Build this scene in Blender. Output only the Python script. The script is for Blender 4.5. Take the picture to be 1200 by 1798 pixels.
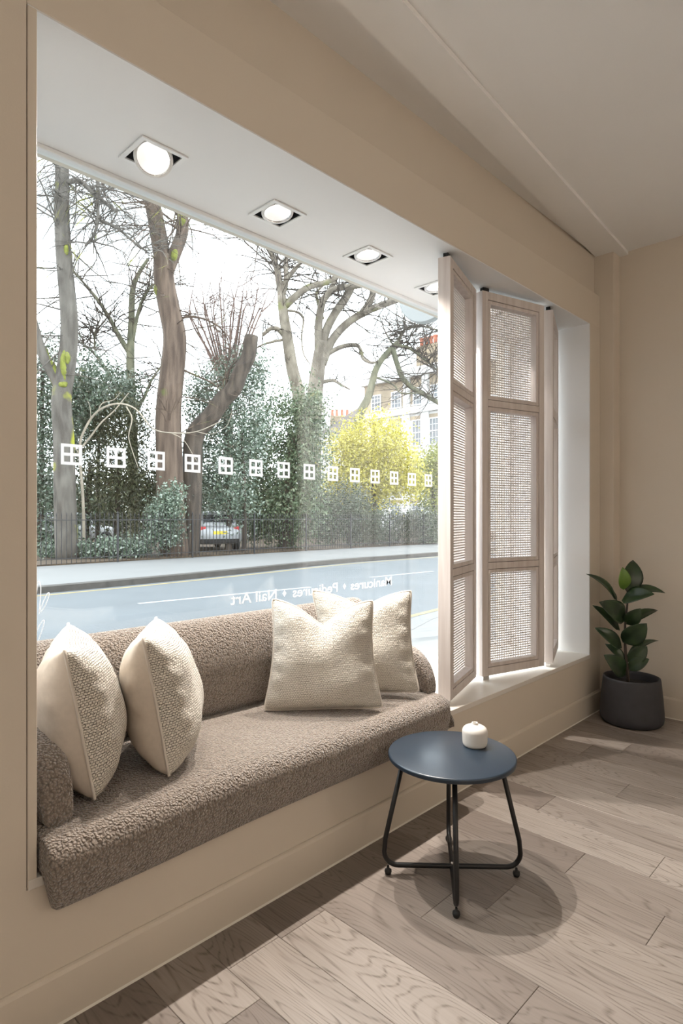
import bpy, bmesh, math, random
import numpy as np
from mathutils import Vector, Matrix

for _o in list(bpy.data.objects):
    bpy.data.objects.remove(_o)
scene = bpy.context.scene
C = scene.collection
random.seed(7)
RNG = np.random.default_rng(11)

# ------------------------------------------------------------------ camera
# X runs along the shop window, Y points out to the street, Z is up; the eye stands 1.30 m over the floor.
F, HZ, EYE = 1062.0, 908.0, 1.30
A = math.atan2(1035.0, 1062.0)
cam_d = bpy.data.cameras.new('camera')
cam = bpy.data.objects.new('camera', cam_d)
C.objects.link(cam)
cam.location = (0, 0, EYE)
cam.rotation_euler = (math.radians(90), 0, A - math.radians(90))
cam_d.sensor_fit = 'VERTICAL'
cam_d.sensor_height = 36.0
cam_d.lens = F / 1798.0 * 36.0
cam_d.shift_y = (HZ - 899.0) / 1798.0
cam_d.clip_start = 0.05
cam_d.clip_end = 800
scene.camera = cam

# ------------------------------------------------------------------ world, exposure, lights of the room
scene.view_settings.view_transform = 'Standard'
scene.view_settings.look = 'None'
scene.view_settings.gamma = 1.0
scene.view_settings.use_curve_mapping = False
scene.view_settings.exposure = 0.14
scene.cycles.max_bounces = 10
scene.cycles.transparent_max_bounces = 24
scene.cycles.sample_clamp_indirect = 6.0

SKY_STRENGTH = 6.0
world = bpy.data.worlds.new('overcast_sky')
scene.world = world
world.use_nodes = True
wn, wl = world.node_tree.nodes, world.node_tree.links
wn.clear()
w_out = wn.new('ShaderNodeOutputWorld')
w_bg = wn.new('ShaderNodeBackground')
w_tc = wn.new('ShaderNodeTexCoord')
w_no = wn.new('ShaderNodeTexNoise')
w_no.inputs['Scale'].default_value = 3.2
w_no.inputs['Detail'].default_value = 5.0
w_rp = wn.new('ShaderNodeValToRGB')
w_rp.color_ramp.elements[0].position = 0.34
w_rp.color_ramp.elements[0].color = (0.142, 0.157, 0.172, 1)
w_rp.color_ramp.elements[1].position = 0.52
w_rp.color_ramp.elements[1].color = (0.90, 0.955, 1.0, 1)
wl.new(w_tc.outputs['Generated'], w_no.inputs['Vector'])
wl.new(w_no.outputs['Fac'], w_rp.inputs['Fac'])
wl.new(w_rp.outputs['Color'], w_bg.inputs['Color'])
w_bg.inputs['Strength'].default_value = SKY_STRENGTH
wl.new(w_bg.outputs['Background'], w_out.inputs['Surface'])

FILL_W = 175.0            # each added fill globe, unseen behind the viewer
FILL_COL = (1.0, 0.88, 0.76)
SPOT_W = 150.0               # each gimbal lamp over the window seat
SPOT_COL = (1.0, 0.93, 0.85)

# ------------------------------------------------------------------ measuring helpers (photo pixel -> place)
def ray(u, v):
    r = (u - 600) / F
    return Vector((math.cos(A) + r * math.sin(A), math.sin(A) - r * math.cos(A), (HZ - v) / F))
EYEV = Vector((0, 0, EYE))
def atD(u, v, D): return EYEV + ray(u, v) * D
def atZ(u, v, Z): d = ray(u, v); return EYEV + d * ((Z - EYE) / d.z)
def atY(u, v, Y): d = ray(u, v); return EYEV + d * (Y / d.y)
def atX(u, v, X): d = ray(u, v); return EYEV + d * (X / d.x)

# ------------------------------------------------------------------ materials
MATS = {}
def new_mat(name):
    m = bpy.data.materials.new(name)
    m.use_nodes = True
    b = m.node_tree.nodes['Principled BSDF']
    MATS[name] = m
    return m, m.node_tree.nodes, m.node_tree.links, b
def plain(name, col, rough=0.6, metal=0.0, spec=0.5, noise=0.0, nscale=8.0, bump=0.0, bscale=60.0, sheen=0.0):
    m, n, l, b = new_mat(name)
    b.inputs['Base Color'].default_value = (*col, 1)
    b.inputs['Roughness'].default_value = rough
    b.inputs['Metallic'].default_value = metal
    b.inputs['Specular IOR Level'].default_value = spec
    if sheen: b.inputs['Sheen Weight'].default_value = sheen
    if noise or bump:
        tc = n.new('ShaderNodeTexCoord')
    if noise:
        t = n.new('ShaderNodeTexNoise'); t.inputs['Scale'].default_value = nscale; t.inputs['Detail'].default_value = 4
        l.new(tc.outputs['Object'], t.inputs['Vector'])
        r = n.new('ShaderNodeValToRGB')
        r.color_ramp.elements[0].position = 0.3; r.color_ramp.elements[1].position = 0.7
        r.color_ramp.elements[0].color = (*[c * (1 - noise) for c in col], 1)
        r.color_ramp.elements[1].color = (*[min(1, c * (1 + noise)) for c in col], 1)
        l.new(t.outputs['Fac'], r.inputs['Fac']); l.new(r.outputs['Color'], b.inputs['Base Color'])
    if bump:
        t = n.new('ShaderNodeTexNoise'); t.inputs['Scale'].default_value = bscale; t.inputs['Detail'].default_value = 3
        l.new(tc.outputs['Object'], t.inputs['Vector'])
        bp = n.new('ShaderNodeBump'); bp.inputs['Strength'].default_value = bump; bp.inputs['Distance'].default_value = 0.01
        l.new(t.outputs['Fac'], bp.inputs['Height']); l.new(bp.outputs['Normal'], b.inputs['Normal'])
    return m

plain('wall_paint', (0.665, 0.595, 0.505), 0.75, noise=0.015, nscale=2.0, bump=0.03, bscale=220)
plain('white_paint', (0.78, 0.78, 0.775), 0.6, noise=0.01, nscale=2.0)
plain('ceiling_paint', (0.88, 0.87, 0.855), 0.85, noise=0.01, nscale=1.5)
plain('trim_paint', (0.685, 0.613, 0.52), 0.42)
plain('sill_paint', (0.76, 0.72, 0.66), 0.35)
plain('caulk', (0.80, 0.76, 0.68), 0.5)
plain('floor_gap', (0.05, 0.04, 0.035), 0.9)
plain('white_metal', (0.80, 0.80, 0.79), 0.35)
plain('chrome', (0.75, 0.75, 0.76), 0.18, metal=1.0)
plain('black_housing', (0.012, 0.012, 0.013), 0.6)
plain('black_metal', (0.005, 0.005, 0.006), 0.45, bump=0.04, bscale=400)
plain('table_top', (0.014, 0.026, 0.042), 0.30, spec=0.6, bump=0.03, bscale=500)
plain('black_rubber', (0.01, 0.01, 0.01), 0.7)
plain('ceramic', (0.68, 0.645, 0.60), 0.65, noise=0.02, nscale=30)
plain('mouth_shade', (0.05, 0.045, 0.04), 0.9)
plain('pot_stone', (0.040, 0.040, 0.046), 0.62, noise=0.1, nscale=20, bump=0.05, bscale=200)
plain('soil', (0.02, 0.015, 0.012), 0.95, noise=0.4, nscale=60, bump=0.6, bscale=80)
plain('plant_stem', (0.05, 0.035, 0.025), 0.7)
plain('cane', (0.76, 0.72, 0.715), 0.6, noise=0.05, nscale=40)
plain('vinyl_white', (0.86, 0.87, 0.88), 0.5)
def thin_vinyl():      # lets part of the daylight through
    m = MATS['vinyl_white']; n, l = m.node_tree.nodes, m.node_tree.links
    tr = n.new('ShaderNodeBsdfTranslucent'); tr.inputs['Color'].default_value = (0.85, 0.86, 0.88, 1)
    mx = n.new('ShaderNodeMixShader'); mx.inputs['Fac'].default_value = 0.45
    l.new(n['Principled BSDF'].outputs['BSDF'], mx.inputs[1]); l.new(tr.outputs['BSDF'], mx.inputs[2]); l.new(mx.outputs['Shader'], n['Material Output'].inputs['Surface'])
thin_vinyl()
plain('sign_white', (0.2604, 0.279, 0.2852), 0.5)
plain('iron', (0.010, 0.010, 0.012), 0.5)
plain('zip', (0.66, 0.60, 0.53), 0.8)
plain('moss', (0.155, 0.17, 0.03), 0.95, noise=0.35, nscale=9, bump=1.0, bscale=25)
plain('pale_twig', (0.30, 0.26, 0.205), 0.85, noise=0.2, nscale=4)
# street
plain('asphalt', (0.106, 0.12, 0.1311), 0.85, noise=0.08, nscale=0.9, bump=0.2, bscale=60)
plain('paving', (0.173, 0.1758, 0.1758), 0.85, noise=0.06, nscale=0.7, bump=0.1, bscale=40)
plain('kerb_stone', (0.05797, 0.05286, 0.04774), 0.9, noise=0.25, nscale=9, bump=0.5, bscale=25)
plain('yellow_line', (0.2883, 0.2325, 0.1116), 0.85, noise=0.15, nscale=6)
plain('white_line', (0.3385, 0.3472, 0.3472), 0.8, noise=0.1, nscale=6)
plain('park_soil', (0.0682, 0.0465, 0.0279), 0.95, noise=0.45, nscale=2.5, bump=0.5, bscale=12)
plain('brick_far', (0.27, 0.215, 0.15), 0.9, noise=0.15, nscale=1.2)
plain('stucco', (0.602, 0.602, 0.595), 0.8, noise=0.03, nscale=0.4)
plain('slate', (0.155, 0.1364, 0.1302), 0.8, noise=0.15, nscale=1.0)
plain('clay_red', (0.3844, 0.124, 0.0682), 0.8, noise=0.12, nscale=2)
plain('window_dark', (0.10, 0.115, 0.13), 0.15)
plain('window_frame', (0.527, 0.527, 0.527), 0.6)
plain('car_paint', (0.3844, 0.3968, 0.4092), 0.25, metal=0.2)
plain('car_red_paint', (0.30, 0.02, 0.03), 0.25)
plain('car_glass', (0.02, 0.025, 0.03), 0.1)
plain('car_lamp', (0.60, 0.02, 0.02), 0.25)
plain('plate_yellow', (0.75, 0.58, 0.05), 0.5)
plain('tyre', (0.012, 0.012, 0.012), 0.8)

def bark(name, c0, c1, scale=6.0, stretch=0.25, moss=None, moss_amt=0.0):
    m, n, l, b = new_mat(name)
    tc = n.new('ShaderNodeTexCoord'); mp = n.new('ShaderNodeMapping')
    mp.inputs['Scale'].default_value = (1, 1, stretch)
    t = n.new('ShaderNodeTexNoise'); t.inputs['Scale'].default_value = scale; t.inputs['Detail'].default_value = 6
    r = n.new('ShaderNodeValToRGB')
    r.color_ramp.elements[0].position = 0.35; r.color_ramp.elements[0].color = (*c0, 1)
    r.color_ramp.elements[1].position = 0.65; r.color_ramp.elements[1].color = (*c1, 1)
    l.new(tc.outputs['Object'], mp.inputs['Vector']); l.new(mp.outputs['Vector'], t.inputs['Vector'])
    l.new(t.outputs['Fac'], r.inputs['Fac'])
    last = r.outputs['Color']
    if moss:
        t2 = n.new('ShaderNodeTexNoise'); t2.inputs['Scale'].default_value = 0.9; t2.inputs['Detail'].default_value = 3
        l.new(tc.outputs['Object'], t2.inputs['Vector'])
        r2 = n.new('ShaderNodeValToRGB')
        r2.color_ramp.elements[0].position = 0.62 - moss_amt; r2.color_ramp.elements[1].position = 0.70 - moss_amt
        l.new(t2.outputs['Fac'], r2.inputs['Fac'])
        mx = n.new('ShaderNodeMix'); mx.data_type = 'RGBA'
        l.new(r2.outputs['Color'], mx.inputs['Factor']); l.new(last, mx.inputs['A']); mx.inputs['B'].default_value = (*moss, 1)
        last = mx.outputs['Result']
    l.new(last, b.inputs['Base Color'])
    b.inputs['Roughness'].default_value = 0.9
    bp = n.new('ShaderNodeBump'); bp.inputs['Strength'].default_value = 0.8; bp.inputs['Distance'].default_value = 0.05
    l.new(t.outputs['Fac'], bp.inputs['Height']); l.new(bp.outputs['Normal'], b.inputs['Normal'])
bark('bark_grey', (0.06, 0.0525, 0.045), (0.1275, 0.1162, 0.1013), moss=(0.30, 0.31, 0.02), moss_amt=0.02)
bark('bark_brown', (0.049, 0.0315, 0.02275), (0.133, 0.0945, 0.07), 7, 0.12, moss=(0.0945, 0.1155, 0.028), moss_amt=0.0)
bark('bark_plane', (0.12, 0.1, 0.0775), (0.25, 0.22, 0.175), 2.5, 0.5, moss=(0.18, 0.18, 0.08), moss_amt=0.03)
bark('bark_green', (0.08, 0.085, 0.055), (0.16, 0.155, 0.1), 5, 0.4)
bark('bark_red', (0.1, 0.06, 0.05), (0.18, 0.12, 0.1), 6, 0.4)
bark('bark_dark', (0.02975, 0.02337, 0.01912), (0.085, 0.06588, 0.051), 7, 0.2)

def foliage_mat(name, cols, trans=0.15, rough=0.45):
    m, n, l, b = new_mat(name)
    g = n.new('ShaderNodeNewGeometry')
    r = n.new('ShaderNodeValToRGB')
    el = r.color_ramp.elements
    while len(el) < len(cols): el.new(0.5)
    for i, c in enumerate(cols):
        el[i].position = i / (len(cols) - 1); el[i].color = (*c, 1)
    l.new(g.outputs['Random Per Island'], r.inputs['Fac'])
    l.new(r.outputs['Color'], b.inputs['Base Color'])
    b.inputs['Roughness'].default_value = rough
    tr = n.new('ShaderNodeBsdfTranslucent'); l.new(r.outputs['Color'], tr.inputs['Color'])
    mx = n.new('ShaderNodeMixShader'); mx.inputs['Fac'].default_value = trans
    out = n['Material Output']
    l.new(b.outputs['BSDF'], mx.inputs[1]); l.new(tr.outputs['BSDF'], mx.inputs[2]); l.new(mx.outputs['Shader'], out.inputs['Surface'])
foliage_mat('leaf_holly', [(0.0351, 0.0585, 0.0351), (0.0702, 0.1053, 0.0663), (0.1248, 0.1638, 0.117), (0.234, 0.2652, 0.2262)], 0.1, 0.3)  # palest tone puts sky glints into the leaf colour
foliage_mat('leaf_teal', [(0.0468, 0.078, 0.0507), (0.1014, 0.1404, 0.0975), (0.1716, 0.2262, 0.1638), (0.3432, 0.39, 0.3432)], 0.1, 0.3)  # pale end of the ramp stands for glints of sky on the leaves
foliage_mat('leaf_ivy', [(0.039, 0.0663, 0.0351), (0.078, 0.117, 0.0585), (0.1326, 0.1716, 0.0936), (0.2028, 0.234, 0.1482)], 0.12, 0.35)
foliage_mat('leaf_yew', [(0.03, 0.036, 0.018), (0.054, 0.06, 0.027), (0.078, 0.084, 0.036)], 0.1, 0.5)
foliage_mat('leaf_yellow', [(0.2903, 0.2661, 0.03226), (0.4677, 0.4193, 0.05645), (0.5967, 0.5322, 0.09677), (0.6612, 0.6129, 0.1935)], 0.35, 0.5)
foliage_mat('leaf_lime', [(0.1584, 0.1872, 0.036), (0.2592, 0.288, 0.0576), (0.3744, 0.3744, 0.1152)], 0.3, 0.5)
foliage_mat('leaf_hedge', [(0.039, 0.0585, 0.0351), (0.078, 0.1014, 0.0624), (0.1248, 0.1482, 0.0936), (0.1872, 0.2028, 0.1482)], 0.1, 0.5)

def wood_floor():
    m, n, l, b = new_mat('oak_plank')
    tc = n.new('ShaderNodeTexCoord'); oi = n.new('ShaderNodeObjectInfo')
    off = n.new('ShaderNodeVectorMath'); off.operation = 'SCALE'; off.inputs[0].default_value = (31.7, 57.1, 13.3)
    l.new(oi.outputs['Random'], off.inputs['Scale'])
    add = n.new('ShaderNodeVectorMath'); add.operation = 'ADD'
    l.new(tc.outputs['Object'], add.inputs[0]); l.new(off.outputs['Vector'], add.inputs[1])
    mp = n.new('ShaderNodeMapping'); mp.inputs['Scale'].default_value = (7.0, 1.05, 1)
    l.new(add.outputs['Vector'], mp.inputs['Vector'])
    n1 = n.new('ShaderNodeTexNoise'); n1.inputs['Scale'].default_value = 1.0; n1.inputs['Detail'].default_value = 1.5; n1.inputs['Roughness'].default_value = 0.45
    l.new(mp.outputs['Vector'], n1.inputs['Vector'])
    mu = n.new('ShaderNodeMath'); mu.operation = 'MULTIPLY'; mu.inputs[1].default_value = 30.0
    l.new(n1.outputs['Fac'], mu.inputs[0])
    pp = n.new('ShaderNodeMath'); pp.operation = 'PINGPONG'; pp.inputs[1].default_value = 0.5
    l.new(mu.outputs[0], pp.inputs[0])
    rings = n.new('ShaderNodeValToRGB')
    rings.color_ramp.elements[0].position = 0.0; rings.color_ramp.elements[0].color = (1, 1, 1, 1)
    rings.color_ramp.elements[1].position = 0.20; rings.color_ramp.elements[1].color = (0, 0, 0, 1)
    l.new(pp.outputs[0], rings.inputs['Fac'])
    # fine pores
    mp2 = n.new('ShaderNodeMapping'); mp2.inputs['Scale'].default_value = (150, 5.5, 1)
    l.new(add.outputs['Vector'], mp2.inputs['Vector'])
    n2 = n.new('ShaderNodeTexNoise'); n2.inputs['Scale'].default_value = 1.0; n2.inputs['Detail'].default_value = 3
    l.new(mp2.outputs['Vector'], n2.inputs['Vector'])
    pores = n.new('ShaderNodeValToRGB')
    pores.color_ramp.elements[0].position = 0.42; pores.color_ramp.elements[1].position = 0.68
    l.new(n2.outputs['Fac'], pores.inputs['Fac'])
    ps = n.new('ShaderNodeMath'); ps.operation = 'MULTIPLY_ADD'; ps.inputs[1].default_value = 0.55; ps.inputs[2].default_value = 0.25
    l.new(pores.outputs['Color'], ps.inputs[0])
    mm = n.new('ShaderNodeMath'); mm.operation = 'MULTIPLY'
    l.new(rings.outputs['Color'], mm.inputs[0]); l.new(ps.outputs[0], mm.inputs[1])
    ma = n.new('ShaderNodeMath'); ma.operation = 'MULTIPLY_ADD'; ma.inputs[1].default_value = 0.16
    l.new(pores.outputs['Color'], ma.inputs[0]); l.new(mm.outputs[0], ma.inputs[2]); ma.use_clamp = True
    tint = n.new('ShaderNodeValToRGB')
    e = tint.color_ramp.elements
    e[0].position = 0.0; e[0].color = (0.20, 0.166, 0.144, 1)
    e[1].position = 1.0; e[1].color = (0.36, 0.315, 0.28, 1)
    l.new(oi.outputs['Random'], tint.inputs['Fac'])
    mp3 = n.new('ShaderNodeMapping'); mp3.inputs['Scale'].default_value = (9, 1.2, 1)
    l.new(add.outputs['Vector'], mp3.inputs['Vector'])
    n3 = n.new('ShaderNodeTexNoise'); n3.inputs['Scale'].default_value = 1.3; n3.inputs['Detail'].default_value = 3
    l.new(mp3.outputs['Vector'], n3.inputs['Vector'])
    mx0 = n.new('ShaderNodeMix'); mx0.data_type = 'RGBA'; mx0.blend_type = 'MULTIPLY'; mx0.inputs['Factor'].default_value = 0.55
    l.new(tint.outputs['Color'], mx0.inputs['A'])
    rr = n.new('ShaderNodeValToRGB'); rr.color_ramp.elements[0].position = 0.3; rr.color_ramp.elements[0].color = (0.66, 0.64, 0.62, 1)
    rr.color_ramp.elements[1].position = 0.65
    l.new(n3.outputs['Fac'], rr.inputs['Fac']); l.new(rr.outputs['Color'], mx0.inputs['B'])
    mx = n.new('ShaderNodeMix'); mx.data_type = 'RGBA'
    l.new(ma.outputs[0], mx.inputs['Factor']); l.new(mx0.outputs['Result'], mx.inputs['A']); mx.inputs['B'].default_value = (0.095, 0.072, 0.058, 1)
    l.new(mx.outputs['Result'], b.inputs['Base Color'])
    b.inputs['Roughness'].default_value = 0.46
    b.inputs['Specular IOR Level'].default_value = 0.35
    bp = n.new('ShaderNodeBump'); bp.inputs['Strength'].default_value = 0.25; bp.inputs['Distance'].default_value = 0.0015; bp.invert = True
    l.new(ma.outputs[0], bp.inputs['Height']); l.new(bp.outputs['Normal'], b.inputs['Normal'])
wood_floor()

def limed_oak():
    m, n, l, b = new_mat('limed_oak')
    tc = n.new('ShaderNodeTexCoord'); mp = n.new('ShaderNodeMapping'); mp.inputs['Scale'].default_value = (40, 40, 2.2)
    t = n.new('ShaderNodeTexNoise'); t.inputs['Scale'].default_value = 1.0; t.inputs['Detail'].default_value = 4; t.inputs['Distortion'].default_value = 0.5
    l.new(tc.outputs['Object'], mp.inputs['Vector']); l.new(mp.outputs['Vector'], t.inputs['Vector'])
    r = n.new('ShaderNodeValToRGB')
    r.color_ramp.elements[0].position = 0.3; r.color_ramp.elements[0].color = (0.58, 0.512, 0.48, 1)
    r.color_ramp.elements[1].position = 0.7; r.color_ramp.elements[1].color = (0.70, 0.645, 0.615, 1)
    l.new(t.outputs['Fac'], r.inputs['Fac']); l.new(r.outputs['Color'], b.inputs['Base Color'])
    b.inputs['Roughness'].default_value = 0.55
limed_oak()

def boucle():
    m, n, l, b = new_mat('boucle')
    tc = n.new('ShaderNodeTexCoord')
    d = n.new('ShaderNodeTexNoise'); d.inputs['Scale'].default_value = 60; d.inputs['Detail'].default_value = 2
    l.new(tc.outputs['Object'], d.inputs['Vector'])
    mxv = n.new('ShaderNodeVectorMath'); mxv.operation = 'MULTIPLY_ADD'
    l.new(d.outputs['Color'], mxv.inputs[0]); mxv.inputs[1].default_value = (0.012, 0.012, 0.012); l.new(tc.outputs['Object'], mxv.inputs[2])
    v = n.new('ShaderNodeTexVoronoi'); v.inputs['Scale'].default_value = 150; v.feature = 'SMOOTH_F1'; v.inputs['Smoothness'].default_value = 0.3
    l.new(mxv.outputs['Vector'], v.inputs['Vector'])
    r = n.new('ShaderNodeValToRGB')
    r.color_ramp.elements[0].position = 0.15; r.color_ramp.elements[0].color = (0.375, 0.312, 0.26, 1)
    r.color_ramp.elements[1].position = 0.75; r.color_ramp.elements[1].color = (0.18, 0.145, 0.118, 1)  # gaps between nubs darkened, shade of the relief put into the colour
    l.new(v.outputs['Distance'], r.inputs['Fac']); l.new(r.outputs['Color'], b.inputs['Base Color'])
    b.inputs['Roughness'].default_value = 0.95; b.inputs['Specular IOR Level'].default_value = 0.15
    b.inputs['Sheen Weight'].default_value = 0.55; b.inputs['Sheen Roughness'].default_value = 0.45
    bp = n.new('ShaderNodeBump'); bp.inputs['Strength'].default_value = 1.0; bp.inputs['Distance'].default_value = 0.009; bp.invert = True
    l.new(v.outputs['Distance'], bp.inputs['Height']); l.new(bp.outputs['Normal'], b.inputs['Normal'])
boucle()

def woven():
    m, n, l, b = new_mat('woven_cream')
    uv = n.new('ShaderNodeUVMap')
    br = n.new('ShaderNodeTexBrick'); br.inputs['Scale'].default_value = 1.0
    br.offset = 0.5; br.inputs['Mortar Size'].default_value = 0.10; br.inputs['Mortar Smooth'].default_value = 1.0
    br.inputs['Brick Width'].default_value = 1.0; br.inputs['Row Height'].default_value = 0.75
    mp = n.new('ShaderNodeMapping'); mp.inputs['Scale'].default_value = (100, 100, 1)
    no = n.new('ShaderNodeTexNoise'); no.inputs['Scale'].default_value = 90; no.inputs['Detail'].default_value = 3
    l.new(uv.outputs['UV'], no.inputs['Vector'])
    mad = n.new('ShaderNodeVectorMath'); mad.operation = 'MULTIPLY_ADD'; mad.inputs[1].default_value = (0.9, 0.9, 0)
    l.new(uv.outputs['UV'], mp.inputs['Vector'])
    l.new(no.outputs['Color'], mad.inputs[0]); l.new(mp.outputs['Vector'], mad.inputs[2])
    l.new(mad.outputs['Vector'], br.inputs['Vector'])
    r = n.new('ShaderNodeMix'); r.data_type = 'RGBA'
    r.inputs['A'].default_value = (0.80, 0.745, 0.66, 1); r.inputs['B'].default_value = (0.40, 0.34, 0.28, 1)
    l.new(br.outputs['Fac'], r.inputs['Factor']); l.new(r.outputs['Result'], b.inputs['Base Color'])
    b.inputs['Roughness'].default_value = 0.95; b.inputs['Specular IOR Level'].default_value = 0.15; b.inputs['Sheen Weight'].default_value = 0.15
    h = n.new('ShaderNodeMath'); h.operation = 'MULTIPLY_ADD'; h.inputs[1].default_value = 0.6
    inv = n.new('ShaderNodeMath'); inv.operation = 'SUBTRACT'; inv.inputs[0].default_value = 1.0
    l.new(br.outputs['Fac'], inv.inputs[1]); l.new(no.outputs['Fac'], h.inputs[0]); l.new(inv.outputs[0], h.inputs[2])
    bp = n.new('ShaderNodeBump'); bp.inputs['Strength'].default_value = 1.0; bp.inputs['Distance'].default_value = 0.009
    l.new(h.outputs[0], bp.inputs['Height']); l.new(bp.outputs['Normal'], b.inputs['Normal'])
woven()
plain('linen', (0.62, 0.545, 0.465), 0.9, spec=0.2, noise=0.04, nscale=60, bump=0.25, bscale=14)

def leaf_mat(name, c0, c1):
    m, n, l, b = new_mat(name)
    tc = n.new('ShaderNodeTexCoord'); t = n.new('ShaderNodeTexNoise'); t.inputs['Scale'].default_value = 14
    l.new(tc.outputs['Object'], t.inputs['Vector'])
    r = n.new('ShaderNodeValToRGB')
    r.color_ramp.elements[0].position = 0.35; r.color_ramp.elements[0].color = (*c0, 1)
    r.color_ramp.elements[1].position = 0.65; r.color_ramp.elements[1].color = (*c1, 1)
    l.new(t.outputs['Fac'], r.inputs['Fac']); l.new(r.outputs['Color'], b.inputs['Base Color'])
    b.inputs['Roughness'].default_value = 0.32
leaf_mat('rubber_leaf', (0.014, 0.030, 0.014), (0.030, 0.060, 0.022))
leaf_mat('young_leaf', (0.10, 0.19, 0.03), (0.14, 0.25, 0.04))

def glass_mat():
    m, n, l, b = new_mat('window_glass')
    n.remove(b)
    tr = n.new('ShaderNodeBsdfTransparent'); tr.inputs['Color'].default_value = (0.97, 0.985, 0.98, 1)
    gl = n.new('ShaderNodeBsdfGlossy'); gl.inputs['Roughness'].default_value = 0.0
    fr = n.new('ShaderNodeFresnel'); ge = n.new('ShaderNodeNewGeometry')
    mi = n.new('ShaderNodeMix'); mi.inputs['A'].default_value = 1.5; mi.inputs['B'].default_value = 1 / 1.5   # same reflectance on both faces of the pane
    l.new(ge.outputs['Backfacing'], mi.inputs['Factor']); l.new(mi.outputs['Result'], fr.inputs['IOR'])
    mx = n.new('ShaderNodeMixShader')
    l.new(fr.outputs['Fac'], mx.inputs['Fac']); l.new(tr.outputs['BSDF'], mx.inputs[1]); l.new(gl.outputs['BSDF'], mx.inputs[2])
    l.new(mx.outputs['Shader'], n['Material Output'].inputs['Surface'])
glass_mat()

def lamp_mat(name, col, strength):
    m, n, l, b = new_mat(name)
    b.inputs['Base Color'].default_value = (0.9, 0.9, 0.88, 1)
    b.inputs['Emission Color'].default_value = (*col, 1)
    b.inputs['Emission Strength'].default_value = strength
    b.inputs['Roughness'].default_value = 0.2
lamp_mat('lamp_reflector', (1.0, 0.97, 0.92), 0.55)
MATS['lamp_reflector'].node_tree.nodes['Principled BSDF'].inputs['Base Color'].default_value = (0.42, 0.42, 0.42, 1)
lamp_mat('lamp_capsule', (1.0, 0.95, 0.86), 4.0)
lamp_mat('fill_glass', (1.0, 0.9, 0.78), 2.0)

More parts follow.
